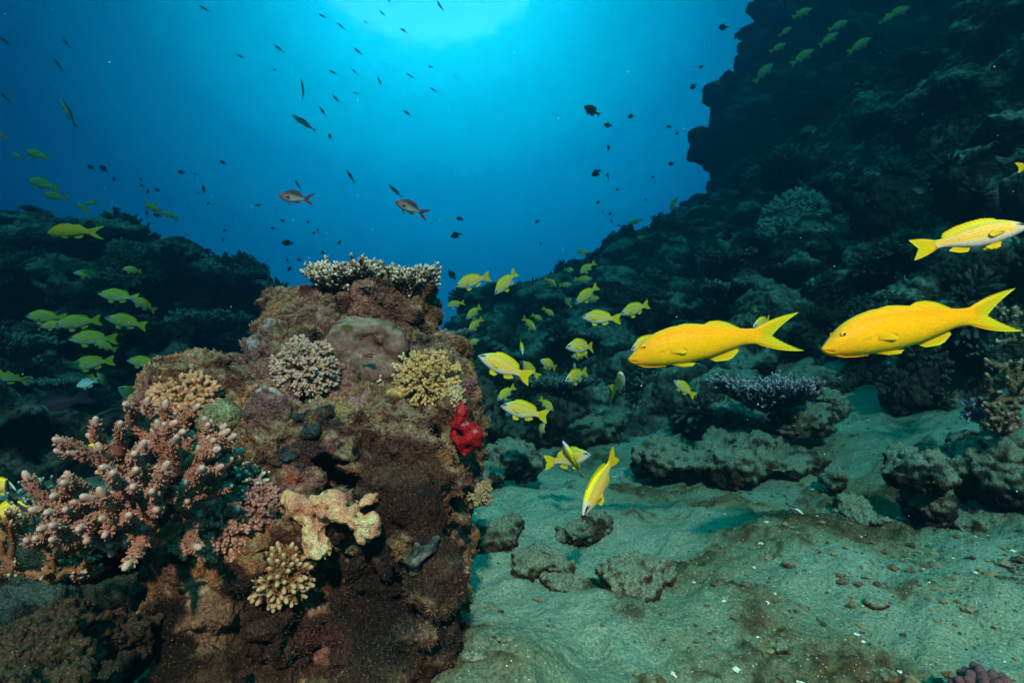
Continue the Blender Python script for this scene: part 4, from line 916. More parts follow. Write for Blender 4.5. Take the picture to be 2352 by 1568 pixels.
def fin_mat(name, c0, c1, trans=.35):
    """UV u across the rays, v from root to edge"""
    m = bpy.data.materials.new(name); m.use_nodes = True; t = m.node_tree; t.nodes.clear(); N = t.nodes.new; L = t.links.new
    out = N('ShaderNodeOutputMaterial'); b = N('ShaderNodeBsdfPrincipled'); b.inputs['Roughness'].default_value = .5; b.inputs['Specular IOR Level'].default_value = .08
    uv = N('ShaderNodeUVMap'); uv.uv_map = 'UVMap'; s = N('ShaderNodeSeparateXYZ'); L(uv.outputs[0], s.inputs[0])
    mx = N('ShaderNodeMix'); mx.data_type = 'RGBA'; L(s.outputs[1], mx.inputs['Factor']); mx.inputs['A'].default_value = (*c0, 1); mx.inputs['B'].default_value = (*c1, 1)
    w = N('ShaderNodeMath'); w.operation = 'MULTIPLY'; w.inputs[1].default_value = 90; L(s.outputs[0], w.inputs[0])
    sn = N('ShaderNodeMath'); sn.operation = 'SINE'; L(w.outputs[0], sn.inputs[0])
    mr = N('ShaderNodeMapRange'); mr.inputs['From Min'].default_value = -1; mr.inputs['To Min'].default_value = .86; mr.inputs['To Max'].default_value = 1.08; L(sn.outputs[0], mr.inputs['Value'])
    sc = N('ShaderNodeVectorMath'); sc.operation = 'SCALE'; L(mx.outputs['Result'], sc.inputs[0]); L(mr.outputs[0], sc.inputs['Scale']); L(sc.outputs[0], b.inputs['Base Color'])
    tr = N('ShaderNodeBsdfTranslucent'); L(sc.outputs[0], tr.inputs['Color']); ms = N('ShaderNodeMixShader'); ms.inputs[0].default_value = trans
    L(b.outputs[0], ms.inputs[1]); L(tr.outputs[0], ms.inputs[2]); L(ms.outputs[0], out.inputs['Surface'])
    bp = N('ShaderNodeBump'); bp.inputs['Distance'].default_value = .00012; L(sn.outputs[0], bp.inputs['Height']); L(bp.outputs[0], b.inputs['Normal'])
    return m

YEL = (.90, .45, .006); LIL = (.58, .47, .50)
M = {}
M['goat'] = fish_body_mat('goatfish_skin', [(0, (.82, .56, .01)), (.25, (.93, .47, .006)), (.6, (.98, .39, .004)), (.85, (.97, .29, .003)), (1, (.80, .36, .005))], head=(.02, .26, (.84, .34, .01)),
                          mask=[(.028, .30, .03, .02, (.25, .10, .01)), (.232, .42, .035, .05, (.78, .38, .01))])
M['goat_fin'] = fin_mat('goatfish_fin', (.97, .44, .006), (.60, .56, .012), .2)
M['goat_pect'] = fin_mat('goatfish_side_fin', (.95, .42, .006), (.95, .50, .012), .08)
M['snap_pect'] = fin_mat('snapper_side_fin', (.88, .48, .012), (.88, .54, .03), .08)
M['snap'] = fish_body_mat('snapper_skin', [(0, (.60, .50, .48)), (.18, (.68, .56, .46)), (.28, (.80, .56, .18)), (.38, YEL), (.44, YEL), (.465, LIL), (.49, YEL), (.565, YEL), (.59, LIL), (.615, YEL), (.69, YEL), (.715, (.50, .40, .36)), (.74, YEL), (.82, (.55, .40, .02)), (.845, (.42, .34, .25)), (.87, (.58, .42, .02)), (1, (.78, .60, .02))],
                          head=(.08, .22, (.56, .50, .53)), mask=[(.085, .72, .075, .17, (.03, .02, .035)), (.03, .35, .03, .3, (.42, .25, .28))])
M['snap_fin'] = fin_mat('snapper_fin', (.88, .46, .006), (.70, .52, .008), .2)
M['dam'] = fish_body_mat('damsel_skin', [(0, (.03, .03, .04)), (.5, (.02, .02, .028)), (1, (.025, .025, .03))])
M['dam_fin'] = fin_mat('damsel_fin', (.02, .02, .03), (.03, .03, .04), .1)
M['anth'] = fish_body_mat('anthias_skin', [(0, (.30, .14, .16)), (.25, (.42, .34, .34)), (.55, (.26, .22, .16)), (.75, (.10, .04, .05)), (1, (.04, .02, .03))], head=(.1, .45, (.26, .06, .09)))
M['anth_fin'] = fin_mat('anthias_fin', (.22, .04, .07), (.08, .05, .08), .2)
M['blue'] = fish_body_mat('fusilier_skin', [(0, (.22, .30, .30)), (.45, (.12, .16, .15)), (.6, (.07, .09, .09)), (1, (.04, .05, .05))])
M['blue_fin'] = fin_mat('fusilier_fin', (.06, .07, .07), (.05, .05, .05), .2)
M['white'] = fish_body_mat('pale_skin', [(0, (.75, .80, .72)), (.5, (.5, .62, .66)), (1, (.15, .28, .42))])
M['white_fin'] = fin_mat('pale_fin', (.45, .55, .6), (.3, .4, .5), .3)
M['grou'] = fish_body_mat('grouper_skin', [(0, (.10, .05, .06)), (.5, (.07, .03, .045)), (1, (.04, .02, .03))])
M['grou_fin'] = fin_mat('grouper_fin', (.05, .02, .03), (.04, .02, .03), .1)
M_eye = bpy.data.materials.new('eye'); M_eye.use_nodes = True
_t = M_eye.node_tree; _b = _t.nodes['Principled BSDF']; _b.inputs['Roughness'].default_value = .15; _a = _t.nodes.new('ShaderNodeAttribute'); _a.attribute_name = 'Col'; _t.links.new(_a.outputs['Color'], _b.inputs['Base Color'])

SP_ = {
 'goat': dict(L=.34, mat='goat', ref=396, end=.765,
    top=[(0, -.092), (.012, -.072), (.038, -.042), (.08, .012), (.13, .05), (.18, .078), (.25, .103), (.33, .112), (.43, .113), (.52, .105), (.61, .088), (.68, .080), (.727, .082), (.765, .094)],
    bot=[(0, -.100), (.012, -.122), (.045, -.134), (.12, -.138), (.22, -.136), (.33, -.124), (.45, -.098), (.56, -.056), (.66, -.020), (.727, -.014), (.765, -.022)],
    wid=[(0, .012), (.04, .042), (.12, .066), (.25, .080), (.4, .078), (.55, .058), (.68, .030), (.73, .017), (.765, .008)],
    tail=dict(base=((.735, .084), (.735, -.014)), up=(.985, .176), fork=(.825, .034), lo=(1.01, -.062), bulge=.014, bow=.016),
    dors=[((.43, .108), (.47, .132)), ((.48, .104), (.52, .136)), ((.54, .092), (.57, .124)), ((.60, .076), (.64, .088))],
    dors1=[((.26, .098), (.29, .110)), ((.30, .104), (.33, .120)), ((.36, .108), (.38, .118)), ((.41, .106), (.42, .114))],
    anal=[((.45, -.095), (.50, -.118)), ((.51, -.070), (.57, -.112)), ((.56, -.048), (.60, -.096)), ((.62, -.028), (.635, -.055))],
    pelv=[((.22, -.126), (.30, -.146)), ((.25, -.126), (.36, -.142)), ((.27, -.122), (.38, -.122))],
    pect=((.225, -.045), .09, .02), eye=(.082, -.020, .0165), eyecol=((.03, .01, .01), (.75, .36, .03)), barbel=True),
 'snap': dict(L=.155, mat='snap', end=.80,
    top=[(0, -.012), (.02, .004), (.08, .050), (.16, .095), (.24, .128), (.34, .146), (.44, .143), (.55, .118), (.66, .078), (.74, .052), (.80, .054)],
    bot=[(0, -.018), (.02, -.032), (.08, -.062), (.16, -.092), (.26, -.118), (.36, -.130), (.46, -.128), (.56, -.105), (.66, -.064), (.74, -.044), (.80, -.048)],
    wid=[(0, .008), (.04, .030), (.12, .052), (.25, .070), (.4, .068), (.55, .050), (.68, .028), (.80, .010)],
    tail=dict(base=((.785, .052), (.785, -.046)), up=(.99, .128), fork=(.93, .004), lo=(.99, -.118), bulge=.0, bow=.016),
    dors=[((.24, .120), (.27, .160)), ((.34, .138), (.37, .186)), ((.46, .132), (.49, .178)), ((.56, .108), (.60, .160)), ((.64, .078), (.70, .120)), ((.69, .062), (.73, .072))],
    anal=[((.52, -.112), (.55, -.158)), ((.58, -.094), (.62, -.148)), ((.65, -.064), (.70, -.100))],
    pelv=[((.27, -.112), (.30, -.185)), ((.30, -.116), (.38, -.190)), ((.33, -.118), (.42, -.150))],
    pect=((.25, -.03), .13, .035), eye=(.115, .022, .021), eyecol=((.01, .01, .012), (.50, .40, .20))),
 'dam': dict(L=.10, mat='dam', end=.76,
    top=[(0, 0), (.03, .03), (.1, .10), (.2, .17), (.34, .215), (.48, .20), (.6, .14), (.70, .07), (.76, .055)],
    bot=[(0, -.015), (.03, -.04), (.1, -.10), (.2, -.16), (.34, -.20), (.48, -.19), (.6, -.13), (.70, -.065), (.76, -.05)],
    wid=[(0, .01), (.06, .04), (.2, .07), (.4, .07), (.6, .035), (.76, .01)],
    tail=dict(base=((.745, .052), (.745, -.048)), up=(.98, .14), fork=(.90, 0), lo=(.98, -.13), bulge=.02),
    dors=[((.2, .15), (.24, .2)), ((.34, .2), (.40, .27)), ((.5, .18), (.58, .26)), ((.62, .11), (.72, .17))],
    anal=[((.42, -.18), (.48, -.25)), ((.52, -.16), (.6, -.25)), ((.62, -.11), (.71, -.16))],
    pelv=[((.26, -.17), (.3, -.27)), ((.32, -.18), (.4, -.25))], pect=((.26, -.02), .12, .05), eye=(.1, .03, .025), eyecol=((.01, .01, .01), (.1, .1, .1))),
 'fus': dict(L=.22, mat='blue', end=.84,
    top=[(0, 0), (.04, .02), (.15, .055), (.3, .08), (.45, .08), (.6, .06), (.74, .03), (.84, .018)],
    bot=[(0, -.01), (.04, -.025), (.15, -.055), (.3, -.078), (.45, -.08), (.6, -.06), (.74, -.03), (.84, -.018)],
    wid=[(0, .008), (.1, .03), (.3, .05), (.55, .04), (.84, .008)],
    tail=dict(base=((.83, .018), (.83, -.018)), up=(.99, .075), fork=(.89, 0), lo=(.99, -.075), bulge=.008),
    dors=[((.3, .075), (.33, .10)), ((.45, .075), (.48, .095)), ((.62, .05), (.65, .065))], anal=[((.5, -.07), (.53, -.095)), ((.66, -.045), (.7, -.06))],
    pelv=[((.28, -.07), (.3, -.1)), ((.31, -.07), (.36, -.09))], pect=((.2, -.01), .09, .02), eye=(.07, .01, .014), eyecol=((.01, .01, .01), (.3, .3, .3))),
 'anth': dict(L=.13, mat='anth', end=.74,
    top=[(0, -.01), (.03, .025), (.1, .075), (.2, .125), (.32, .15), (.45, .135), (.58, .09), (.68, .055), (.74, .05)],
    bot=[(0, -.02), (.03, -.045), (.1, -.085), (.2, -.12), (.34, -.135), (.46, -.125), (.58, -.085), (.68, -.05), (.74, -.045)],
    wid=[(0, .01), (.1, .045), (.3, .065), (.5, .045), (.74, .01)],
    tail=dict(base=((.725, .05), (.725, -.045)), up=(1.02, .17), fork=(.83, 0), lo=(1.02, -.17), bulge=-.02),
    dors=[((.2, .12), (.24, .15)), ((.32, .14), (.36, .185)), ((.48, .125), (.54, .165)), ((.62, .07), (.68, .10))],
    anal=[((.46, -.12), (.5, -.16)), ((.58, -.08), (.64, -.13))], pelv=[((.24, -.11), (.32, -.20)), ((.28, -.12), (.38, -.19))],
    pect=((.22, -.03), .12, .04), eye=(.09, .025, .022), eyecol=((.01, .01, .02), (.4, .2, .3))),
}
SP_['white'] = dict(SP_['dam'], mat='white'); SP_['grou'] = dict(SP_['snap'], L=.55, mat='grou')

def curve(pts, x):
    """smooth monotone-ish interpolation"""
    X = np.array([p[0] for p in pts]); Y = np.array([p[1] for p in pts])
    y = np.interp(x, X, Y)
    k = .012
    return (np.interp(np.clip(x - k, X[0], X[-1]), X, Y) + 2 * y + np.interp(np.clip(x + k, X[0], X[-1]), X, Y)) / 4

def bendf(V, bend):
    V = V.copy(); x = V[:, 0]; V[:, 1] += bend * np.maximum(0, x + .15) ** 2 * 1.2 - bend * .06 * (x + .5 < .25) * 0
    return V

def build_fish(sp, bend, L, hi):
    """meshes of one fish, nose at -X; returns {part: (V, F, uv, C)}"""
    s = SP_[sp]; end = s['end']; n = 90 if hi else 34; m = 40 if hi else 18
    t = np.linspace(0, 1, n); x = end * (1 - np.cos(t * math.pi * .5)) * .5 + end * t * .5
    top, bot, wd = curve(s['top'], x), curve(s['bot'], x), curve(s['wid'], x)
    mid, h = (top + bot) / 2, (top - bot) / 2
    ph = np.arange(m) * 2 * math.pi / m
    cy, sz = np.cos(ph), np.sin(ph)
    cyv = np.sign(cy) * np.abs(cy) ** .85
    V = np.stack([np.repeat(x[:, None], m, 1), wd[:, None] * cyv[None], mid[:, None] + h[:, None] * sz[None]], -1)
    if hi:                                            # gill cover, cheek and mouth grooves
        v = (sz[None] * .5 + .5); X = V[..., 0]
        arc = .205 - .10 * (v - .45) ** 2; g = np.exp(-((X - arc) / .006) ** 2) * (np.abs(v - .45) < .36)
        lift = .05 * sstep(.10, .0, np.abs(X - (arc - .03))) * (np.abs(v - .45) < .36)
        mo = np.exp(-((v - (.36 - X * 3.2)) / .05) ** 2) * sstep(.045, .03, X)
        V[..., 1] *= 1 - .07 * g + lift * .4 - .3 * mo
    V = V.reshape(-1, 3); uv = np.stack([np.repeat(x / end, m), np.tile(sz * .5 + .5, n)], -1)
    V = np.vstack([V, [[-.004, 0, mid[0]], [end + .004, 0, mid[-1]]]]); uv = np.vstack([uv, [[0, .5], [1, .5]]])
    i = np.arange(n - 1)[:, None] * m; j = np.arange(m)[None]; j2 = (j + 1) % m
    Q = np.stack([i + j, i + m + j, i + m + j2, i + j2], -1).reshape(-1, 4)
    T = np.concatenate([np.stack([np.full(m, n * m), j[0], j2[0]], -1), np.stack([np.full(m, n * m + 1), (n - 1) * m + j2[0], (n - 1) * m + j[0]], -1)])
    out = {'body': (V, [T, Q], uv, None)}
    def sheet(root, edge, th0=.006, th1=.0012, ny=6, side=0, wave=.0, bow=0):
        """closed thin fin between a root line and an edge line (each (k,2) in x,z)"""
        root = np.asarray(root, float); edge = np.asarray(edge, float); k = 29
        u = np.linspace(0, 1, k); pu = np.linspace(0, 1, len(root)); pe = np.linspace(0, 1, len(edge))
        R_ = np.stack([np.interp(u, pu, root[:, 0]), np.interp(u, pu, root[:, 1])], -1); E_ = np.stack([np.interp(u, pe, edge[:, 0]), np.interp(u, pe, edge[:, 1])], -1)
        w_ = np.linspace(0, 1, ny)[None, :, None]; G = R_[:, None] * (1 - w_) + E_[:, None] * w_
        if bow: G[..., 1] += bow * 4 * w_[..., 0] * (1 - w_[..., 0]) * (np.sign(1 - 2 * u) * np.abs(1 - 2 * u) ** 1.5)[:, None]
        th = (th0 * (1 - w_[..., 0]) + th1 * w_[..., 0]) * np.minimum(1, .25 + 6 * np.minimum(u, 1 - u))[:, None]
        wv = wave * np.sin(u * 9)[:, None] * w_[..., 0]
        A = np.stack([G[..., 0], wv + th, G[..., 1]], -1); B = np.stack([G[..., 0], wv - th, G[..., 1]], -1)
        V = np.concatenate([A.reshape(-1, 3), B.reshape(-1, 3)]); N_ = k * ny
        UV = np.stack([np.repeat(u, ny), np.tile(w_[0, :, 0], k)], -1); UV = np.vstack([UV, UV])
        i = np.arange(k - 1)[:, None] * ny; j = np.arange(ny - 1)[None]
        q = np.stack([i + j, i + j + 1, i + ny + j + 1, i + ny + j], -1).reshape(-1, 4)
        F = [q, q[:, ::-1] + N_]
        bd = np.concatenate([np.arange(ny), ny * np.arange(1, k) + ny - 1, (k - 1) * ny + np.arange(ny - 2, -1, -1), ny * np.arange(k - 2, 0, -1)])
        b2 = np.roll(bd, -1); F.append(np.stack([bd, b2, b2 + N_, bd + N_], -1))
        return V, [np.concatenate(F)], UV, None
    tl = s['tail']; b0, b1 = np.array(tl['base'][0]), np.array(tl['base'][1]); up, fk, lo = map(np.array, (tl['up'], tl['fork'], tl['lo']))
    kk = np.linspace(0, 1, 9)
    # rays run from the tail root to the rear edge
    e1 = [up + (fk - up) * q + np.array([-.0, 0]) * q for q in kk]; e2 = [fk + (lo - fk) * q for q in kk[1:]]
    edge = np.array(e1 + e2); edge[:, 0] -= tl['bulge'] * np.sin(np.concatenate([kk, kk[1:]]) * math.pi)
    root = np.array([b0 + (b1 - b0) * q for q in np.linspace(0, 1, len(edge))])
    vt = sheet(root, edge, .011, .0015, 12, bow=tl.get('bow', .01))
    Vt = vt[0]; uu_ = vt[2]; bl = .06 * (np.abs(up - b0)[1])     # leading edges bow outward
    out['tail_fin'] = vt
    for nm, key in (('dorsal_fin', 'dors'), ('spiny_dorsal_fin', 'dors1'), ('anal_fin', 'anal')):
        if key in s: out[nm] = sheet([a for a, _ in s[key]], [b for _, b in s[key]], .006, .001, 5)
    for sd in (-1, 1):
        V_, F_, U_, _ = sheet([a for a, _ in s['pelv']], [b for _, b in s['pelv']], .004, .001, 5)
        V_ = V_.copy(); V_[:, 1] += sd * (.02 + .25 * np.maximum(0, -(V_[:, 2] + .11))); out['pelvic_fin' + ('' if sd < 0 else '_b')] = (V_, F_, U_, None)
        (px, pz), pl, pw = s['pect']
        wb = float(np.interp(px, [a for a, _ in s['wid']], [b for _, b in s['wid']]))
        V_, F_, U_, _ = sheet([(px, pz + .012), (px + .004, pz - .02)], [(px + pl * .9, pz + pw * .6), (px + pl, pz - pw * .2)], .003, .001, 6)
        e_ = [(px + pl * (.55 + .45 * math.cos(q * 1.25)), pz + pw * math.sin(q * 1.5) * .95) for q in np.linspace(1, -1, 13)]
        V_, F_, U_, _ = sheet([(px, pz + .014), (px, pz), (px, pz - .014)], e_, .003, .001, 6)
        V_ = V_.copy(); V_[:, 1] = V_[:, 1] + sd * (wb * .96 + .16 * np.maximum(0, V_[:, 0] - px)); out['pectoral_fin' + ('' if sd < 0 else '_b')] = (V_, F_, U_, None)
        ex, ez, er = s['eye']; wy = float(np.interp(ex, [a for a, _ in s['wid']], [b for _, b in s['wid']])); zt = np.interp(ex, [a for a, _ in s['top']], [b for _, b in s['top']]); zb = np.interp(ex, [a for a, _ in s['bot']], [b for _, b in s['bot']])
        vv = (ez - (zt + zb) / 2) / ((zt - zb) / 2); wy *= max(.2, 1 - vv * vv) ** .45
        a = np.linspace(0, math.pi / 2, 9); k = 20; p2 = np.arange(k) * 2 * math.pi / k
        R2 = np.sin(a); D2 = np.cos(a)
        Ve = np.stack([ex + er * R2[:, None] * np.cos(p2)[None], np.broadcast_to(sd * (wy - .004 + er * .55 * D2[:, None]), (9, k)), ez + er * R2[:, None] * np.sin(p2)[None]], -1).reshape(-1, 3)
        rr = np.repeat(R2, k); pc, ic = s['eyecol']; Ce = np.where((rr < .5)[:, None], np.array(pc)[None], np.array(ic)[None]); Ce = np.where((rr > .92)[:, None], np.array(ic) * .6, Ce)
        i = np.arange(8)[:, None] * k; j = np.arange(k)[None]; j2 = (j + 1) % k; q = np.stack([i + j, i + k + j, i + k + j2, i + j2], -1).reshape(-1, 4)
        out['eye' + ('' if sd < 0 else '_b')] = (Ve, [q], None, Ce)
    if s.get('barbel'):
        for sd in (-1, 1):
            mb = MB(); mb.tube([(.05, sd * .018, -.128), (.09, sd * .02, -.142), (.15, sd * .02, -.144), (.21, sd * .018, -.140)], [.004, .0035, .003, .002], (.8, .6, .05), 7)
            a, f, c = mb.arrays(); out['barbel' + ('' if sd < 0 else '_b')] = (a, f, np.zeros((len(a), 2)), None)
    fin = {}
    for k_, (V_, F_, U_, C_) in out.items():
        V_ = np.asarray(V_, float) - np.array([.5, 0, 0]); V_ = bendf(V_, bend); fin[k_] = (V_ * L, F_, U_, C_)
    return fin

_cache = {}
def fish_meshes(sp, bend, hi, merged):
    key = (sp, bend, hi, merged)
    if key in _cache: return _cache[key]
    s = SP_[sp]; L = s['L']; parts = build_fish(sp, bend, L, hi); mats = (M[s['mat']], M[s['mat'] + '_fin'])
    if merged:
        Vs, Ts, Us, idx = [], [], [], []; n = 0; mi = []
        FT = {3: [], 4: []}; MI = {3: [], 4: []}
        for k, (V, F, U, C) in parts.items():
            if 'eye' in k or 'pectoral' in k: continue
            Vs.append(V); Us.append(U)
            for f in (F if isinstance(F, list) else [F]): FT[f.shape[1]].append(f + n); MI[f.shape[1]].append(np.full(len(f), 0 if k == 'body' else 1, np.int32))
            n += len(V)
        F = [np.concatenate(FT[3]), np.concatenate(FT[4])]; mi = np.concatenate(MI[3] + MI[4])
        me = make_mesh('fish', np.concatenate(Vs), F, None, np.concatenate(Us)); me.materials.append(mats[0]); me.materials.append(mats[1])
        if len(me.polygons) == len(mi): me.polygons.foreach_set('material_index', mi)
        res = me
    else:
        res = {}
        for k, (V, F, U, C) in parts.items():
            me = make_mesh(k.replace('_b', '') if k.endswith('_b') else k, V, F, C, U); me.materials.append(mats[0] if k == 'body' else (M_eye if 'eye' in k else M.get(s['mat'] + '_pect', mats[1]) if 'pect' in k else mats[1])); res[k] = me
    _cache[key] = res; return res

def place_fish(sp, name, cat, nose, tail, label, yaw=0, bend=0, roll=0, group=None, dmax=99, hi=False, dfix=None, up=None, merged=None, zs=1):
    """nose and tail give where the fish points; its distance follows from its real length"""
    pix = math.hypot(nose[0] - tail[0], nose[1] - tail[1]); L = SP_[sp]['L']; cy = math.cos(rad(yaw))
    d = dfix or min(dmax, L * cy / (K * pix)); sc = pix * K * d / cy / L
    c = W((nose[0] + tail[0]) / 2, (nose[1] + tail[1]) / 2, d)
    f = Vector(((nose[0] - tail[0]) / pix * cy, -math.sin(rad(yaw)), -(nose[1] - tail[1]) / pix * cy)).normalized()
    u = Vector(up) if up else Vector((0, 0, 1))
    u = (u - f * u.dot(f))
    if u.length < .05: u = Vector((0, -.3, 1)) - f * Vector((0, -.3, 1)).dot(f)
    u.normalize(); X = -f; Y = u.cross(X).normalized()
    R = Matrix((X, Y, u)).transposed()
    R = R @ Matrix.Rotation(rad(roll), 3, 'X')
    Mx = Matrix.Translation(Vector(c)) @ R.to_4x4() @ Matrix.Diagonal((sc, sc, sc * zs, 1))
    small = pix < 46 if merged is None else merged
    if small:
        o = bpy.data.objects.new(name, fish_meshes(sp, bend, False, True)); COL.objects.link(o)
    else:
        o = bpy.data.objects.new(name, None); COL.objects.link(o); o.empty_display_size = .02
        for k, me in fish_meshes(sp, bend, hi, False).items():
            p = bpy.data.objects.new(k[:-2] if k.endswith('_b') else k, me); COL.objects.link(p); p.parent = o
    o.matrix_world = Mx
    o['label'] = label; o['category'] = cat
    if group: o['group'] = group
    return o

# the two yellow goatfish
GG = 'yellow goatfish swimming in line'
place_fish('goat', 'goatfish', 'goatfish', (1443, 790), (1843, 782), 'front yellow goatfish of two, its snout towards the striped shoal', group=GG, hi=True, bend=0, yaw=0, zs=.93)
place_fish('goat', 'goatfish', 'goatfish', (1878, 762), (2367, 733), 'rear yellow goatfish of two, its tail touching the picture edge', group=GG, hi=True, bend=.05, yaw=4, zs=.86)

G = 'blue striped yellow snappers of the shoal'
SN = [  # nose, tail, yaw, bend, label, extra
 ((2346, 521), (2112, 568), 12, -.15, 'white nosed striped snapper above the rear goatfish', dict(hi=True, zs=.84)),
 ((1099, 815), (1222, 870), 6, 0, 'brightest striped snapper with black eye patch beside the tan corals', dict(hi=True)),
 ((1332, 1167), (1425, 1046), 34, 0, 'large striped snapper diving head down over the sand', dict(hi=True)),
 ((1150, 930), (1261, 958), 5, 0, 'striped snapper just above the small fish hovering over the sand', dict(hi=True)),
 ((1292, 1010), (1338, 1108), 15, .2, 'olive backed snapper seen from above crossing another over the sand', dict(up=(.15, -1, .1), dfix=1.75)),
 ((1352, 1036), (1260, 1070), 42, .25, 'snapper half hidden by the olive backed one over the sand', {}),
 ((1045, 657), (1128, 634), 5, 0, 'snapper swimming with a black damsel at its head beside the crowning coral', dict(dmax=3.6)),
 ((1136, 676), (1191, 620), 15, 0, 'steeply tilted snapper in open water near the crowning coral', dict(dmax=3.6)),
 ((1277, 659), (1254, 636), 30, 0, 'tiny snapper angled down above the centre ridge', dict(dmax=4.6)),
 ((1321, 697), (1377, 655), 10, 0, 'snapper rising tail first above the white nosed one in the centre', dict(dmax=4.2)),
 ((1360, 641), (1319, 641), 10, 0, 'small pale snouted snapper facing the reef slope', dict(dmax=4.6)),
 ((1330, 629), (1367, 602), 15, 0, 'topmost tilted snapper over the centre ridge', dict(dmax=4.6)),
 ((1351, 580), (1323, 578), 20, 0, 'highest dim green snapper in the water over the ridge', dict(dmax=5)),
 ((1318, 622), (1296, 618), 30, 0, 'dim green snapper behind the topmost tilted one', dict(dmax=5)),
 ((1314, 653), (1284, 655), 20, 0, 'dim green snapper close above the reef ridge', dict(dmax=5)),
 ((1423, 722), (1497, 697), 5, 0, 'snapper with raised tail over the front goatfish back', dict(dmax=4)),
 ((1335, 727), (1426, 734), 5, 0, 'white snouted snapper swimming level in the middle of the shoal', dict(dmax=3.6)),
 ((1297, 684), (1312, 706), 30, 0, 'bright green tailed snapper pointing up into the ridge', dict(dmax=4.6)),
 ((1376, 684), (1347, 690), 30, 0, 'faint snapper under the rising snapper', dict(dmax=4.6)),
 ((1025, 703), (1067, 694), 10, 0, 'dark olive snapper alone in blue water beside the tall rock', dict(dmax=4)),
 ((1071, 733), (1107, 702), 35, .2, 'upper snapper of the overlapping pair by the green table coral', dict(dmax=3.8)),
 ((1077, 760), (1106, 730), 40, -.2, 'lower snapper of the overlapping pair by the green table coral', dict(dmax=3.7)),
 ((1101, 780), (1071, 791), 25, 0, 'snapper touching the green table coral with its tail', dict(dmax=3.6)),
 ((1273, 725), (1246, 706), 15, 0, 'thin distant snapper angled at the ridge foot', dict(dmax=4.4)),
 ((1231, 759), (1200, 728), 20, 0, 'snapper nosing down between ridge and shoal', dict(dmax=3.9)),
 ((1246, 735), (1222, 722), 30, 0, 'dim green snapper behind the one nosing down', dict(dmax=4.5)),
 ((1200, 812), (1196, 780), 62, 0, 'slim snapper seen head on above the bright snapper tail', dict(dmax=3.4)),
 ((1297, 797), (1376, 796), 28, 0, 'deep bodied striped snapper in the heart of the shoal', dict(dmax=2.9)),
 ((1312, 818), (1352, 815), 30, 0, 'snapper hidden under the deep bodied one', dict(dmax=3.3)),
 ((1194, 828), (1238, 866), 20, 0, 'dim olive snapper behind the brightest snapper tail', dict(dmax=3.1)),
 ((1240, 826), (1283, 848), 42, .2, 'snapper turning away with wide yellow tail below the shoal centre', dict(dmax=2.7)),
 ((1296, 872), (1353, 854), 35, 0, 'snapper with spread tail above the wide dark table coral', dict(dmax=3.1)),
 ((1318, 832), (1322, 866), 50, 0, 'snapper seen from behind next to the spread tail one', dict(dmax=3.2)),
 ((1421, 857), (1428, 902), 62, 0, 'snapper seen head on below the front goatfish chin', dict(dmax=2.6)),
 ((1546, 872), (1597, 911), 20, 0, 'lone snapper under the front goatfish belly', dict(dmax=2.7)),
 ((1142, 917), (1184, 887), 30, 0, 'pale bellied snapper above the lower striped snapper', dict(dmax=2.9)),
 ((1272, 942), (1237, 914), 30, 0, 'greenish snapper crossing behind the lower striped tail', dict(dmax=3.2)),
 ((1250, 968), (1234, 1010), 35, 0, 'small snapper pointing up over the bare sand', dict(dmax=2.6)),
 ((1447, 803), (1530, 770), 15, 0, 'snapper half hidden behind the front goatfish head', dict(dfix=1.75)),
 ((1722, 750), (1782, 732), 35, 0, 'snapper half hidden behind the front goatfish tail', dict(dfix=2.1)),
 ((2420, 360), (2336, 386), 5, 0, 'snapper leaving the picture with only its tail in sight', dict(dfix=1.5)),
 ((44, 1120), (-50, 1105), 5, 0, 'white chinned snapper looking in at the edge near the staghorn', dict(dfix=1.35)),
 ((-25, 1195), (104, 1146), 10, 0, 'yellow snapper sliding behind the staghorn branches', dict(dfix=1.35)),
 ((192, 1040), (262, 1018), 10, 0, 'snapper peeping through the staghorn branches', dict(dfix=1.5)),
]
gf = np.random.default_rng(640)
def vary(a, b_): return gf.uniform(-8, 12), float(gf.choice([-.3, 0, .15, .3, -.15]))
for a, b_, yaw, bend, lb, ex in SN:
    dy, db = vary(a, b_); yaw += 0 if ex.get('hi') else dy; bend = bend or (0 if ex.get('hi') else db)
    place_fish('snap', 'snapper', 'snapper', a, b_, lb, yaw, bend, group=G, zs=ex.pop('zs', 1.14), roll=float(gf.uniform(-10, 10)), **ex)

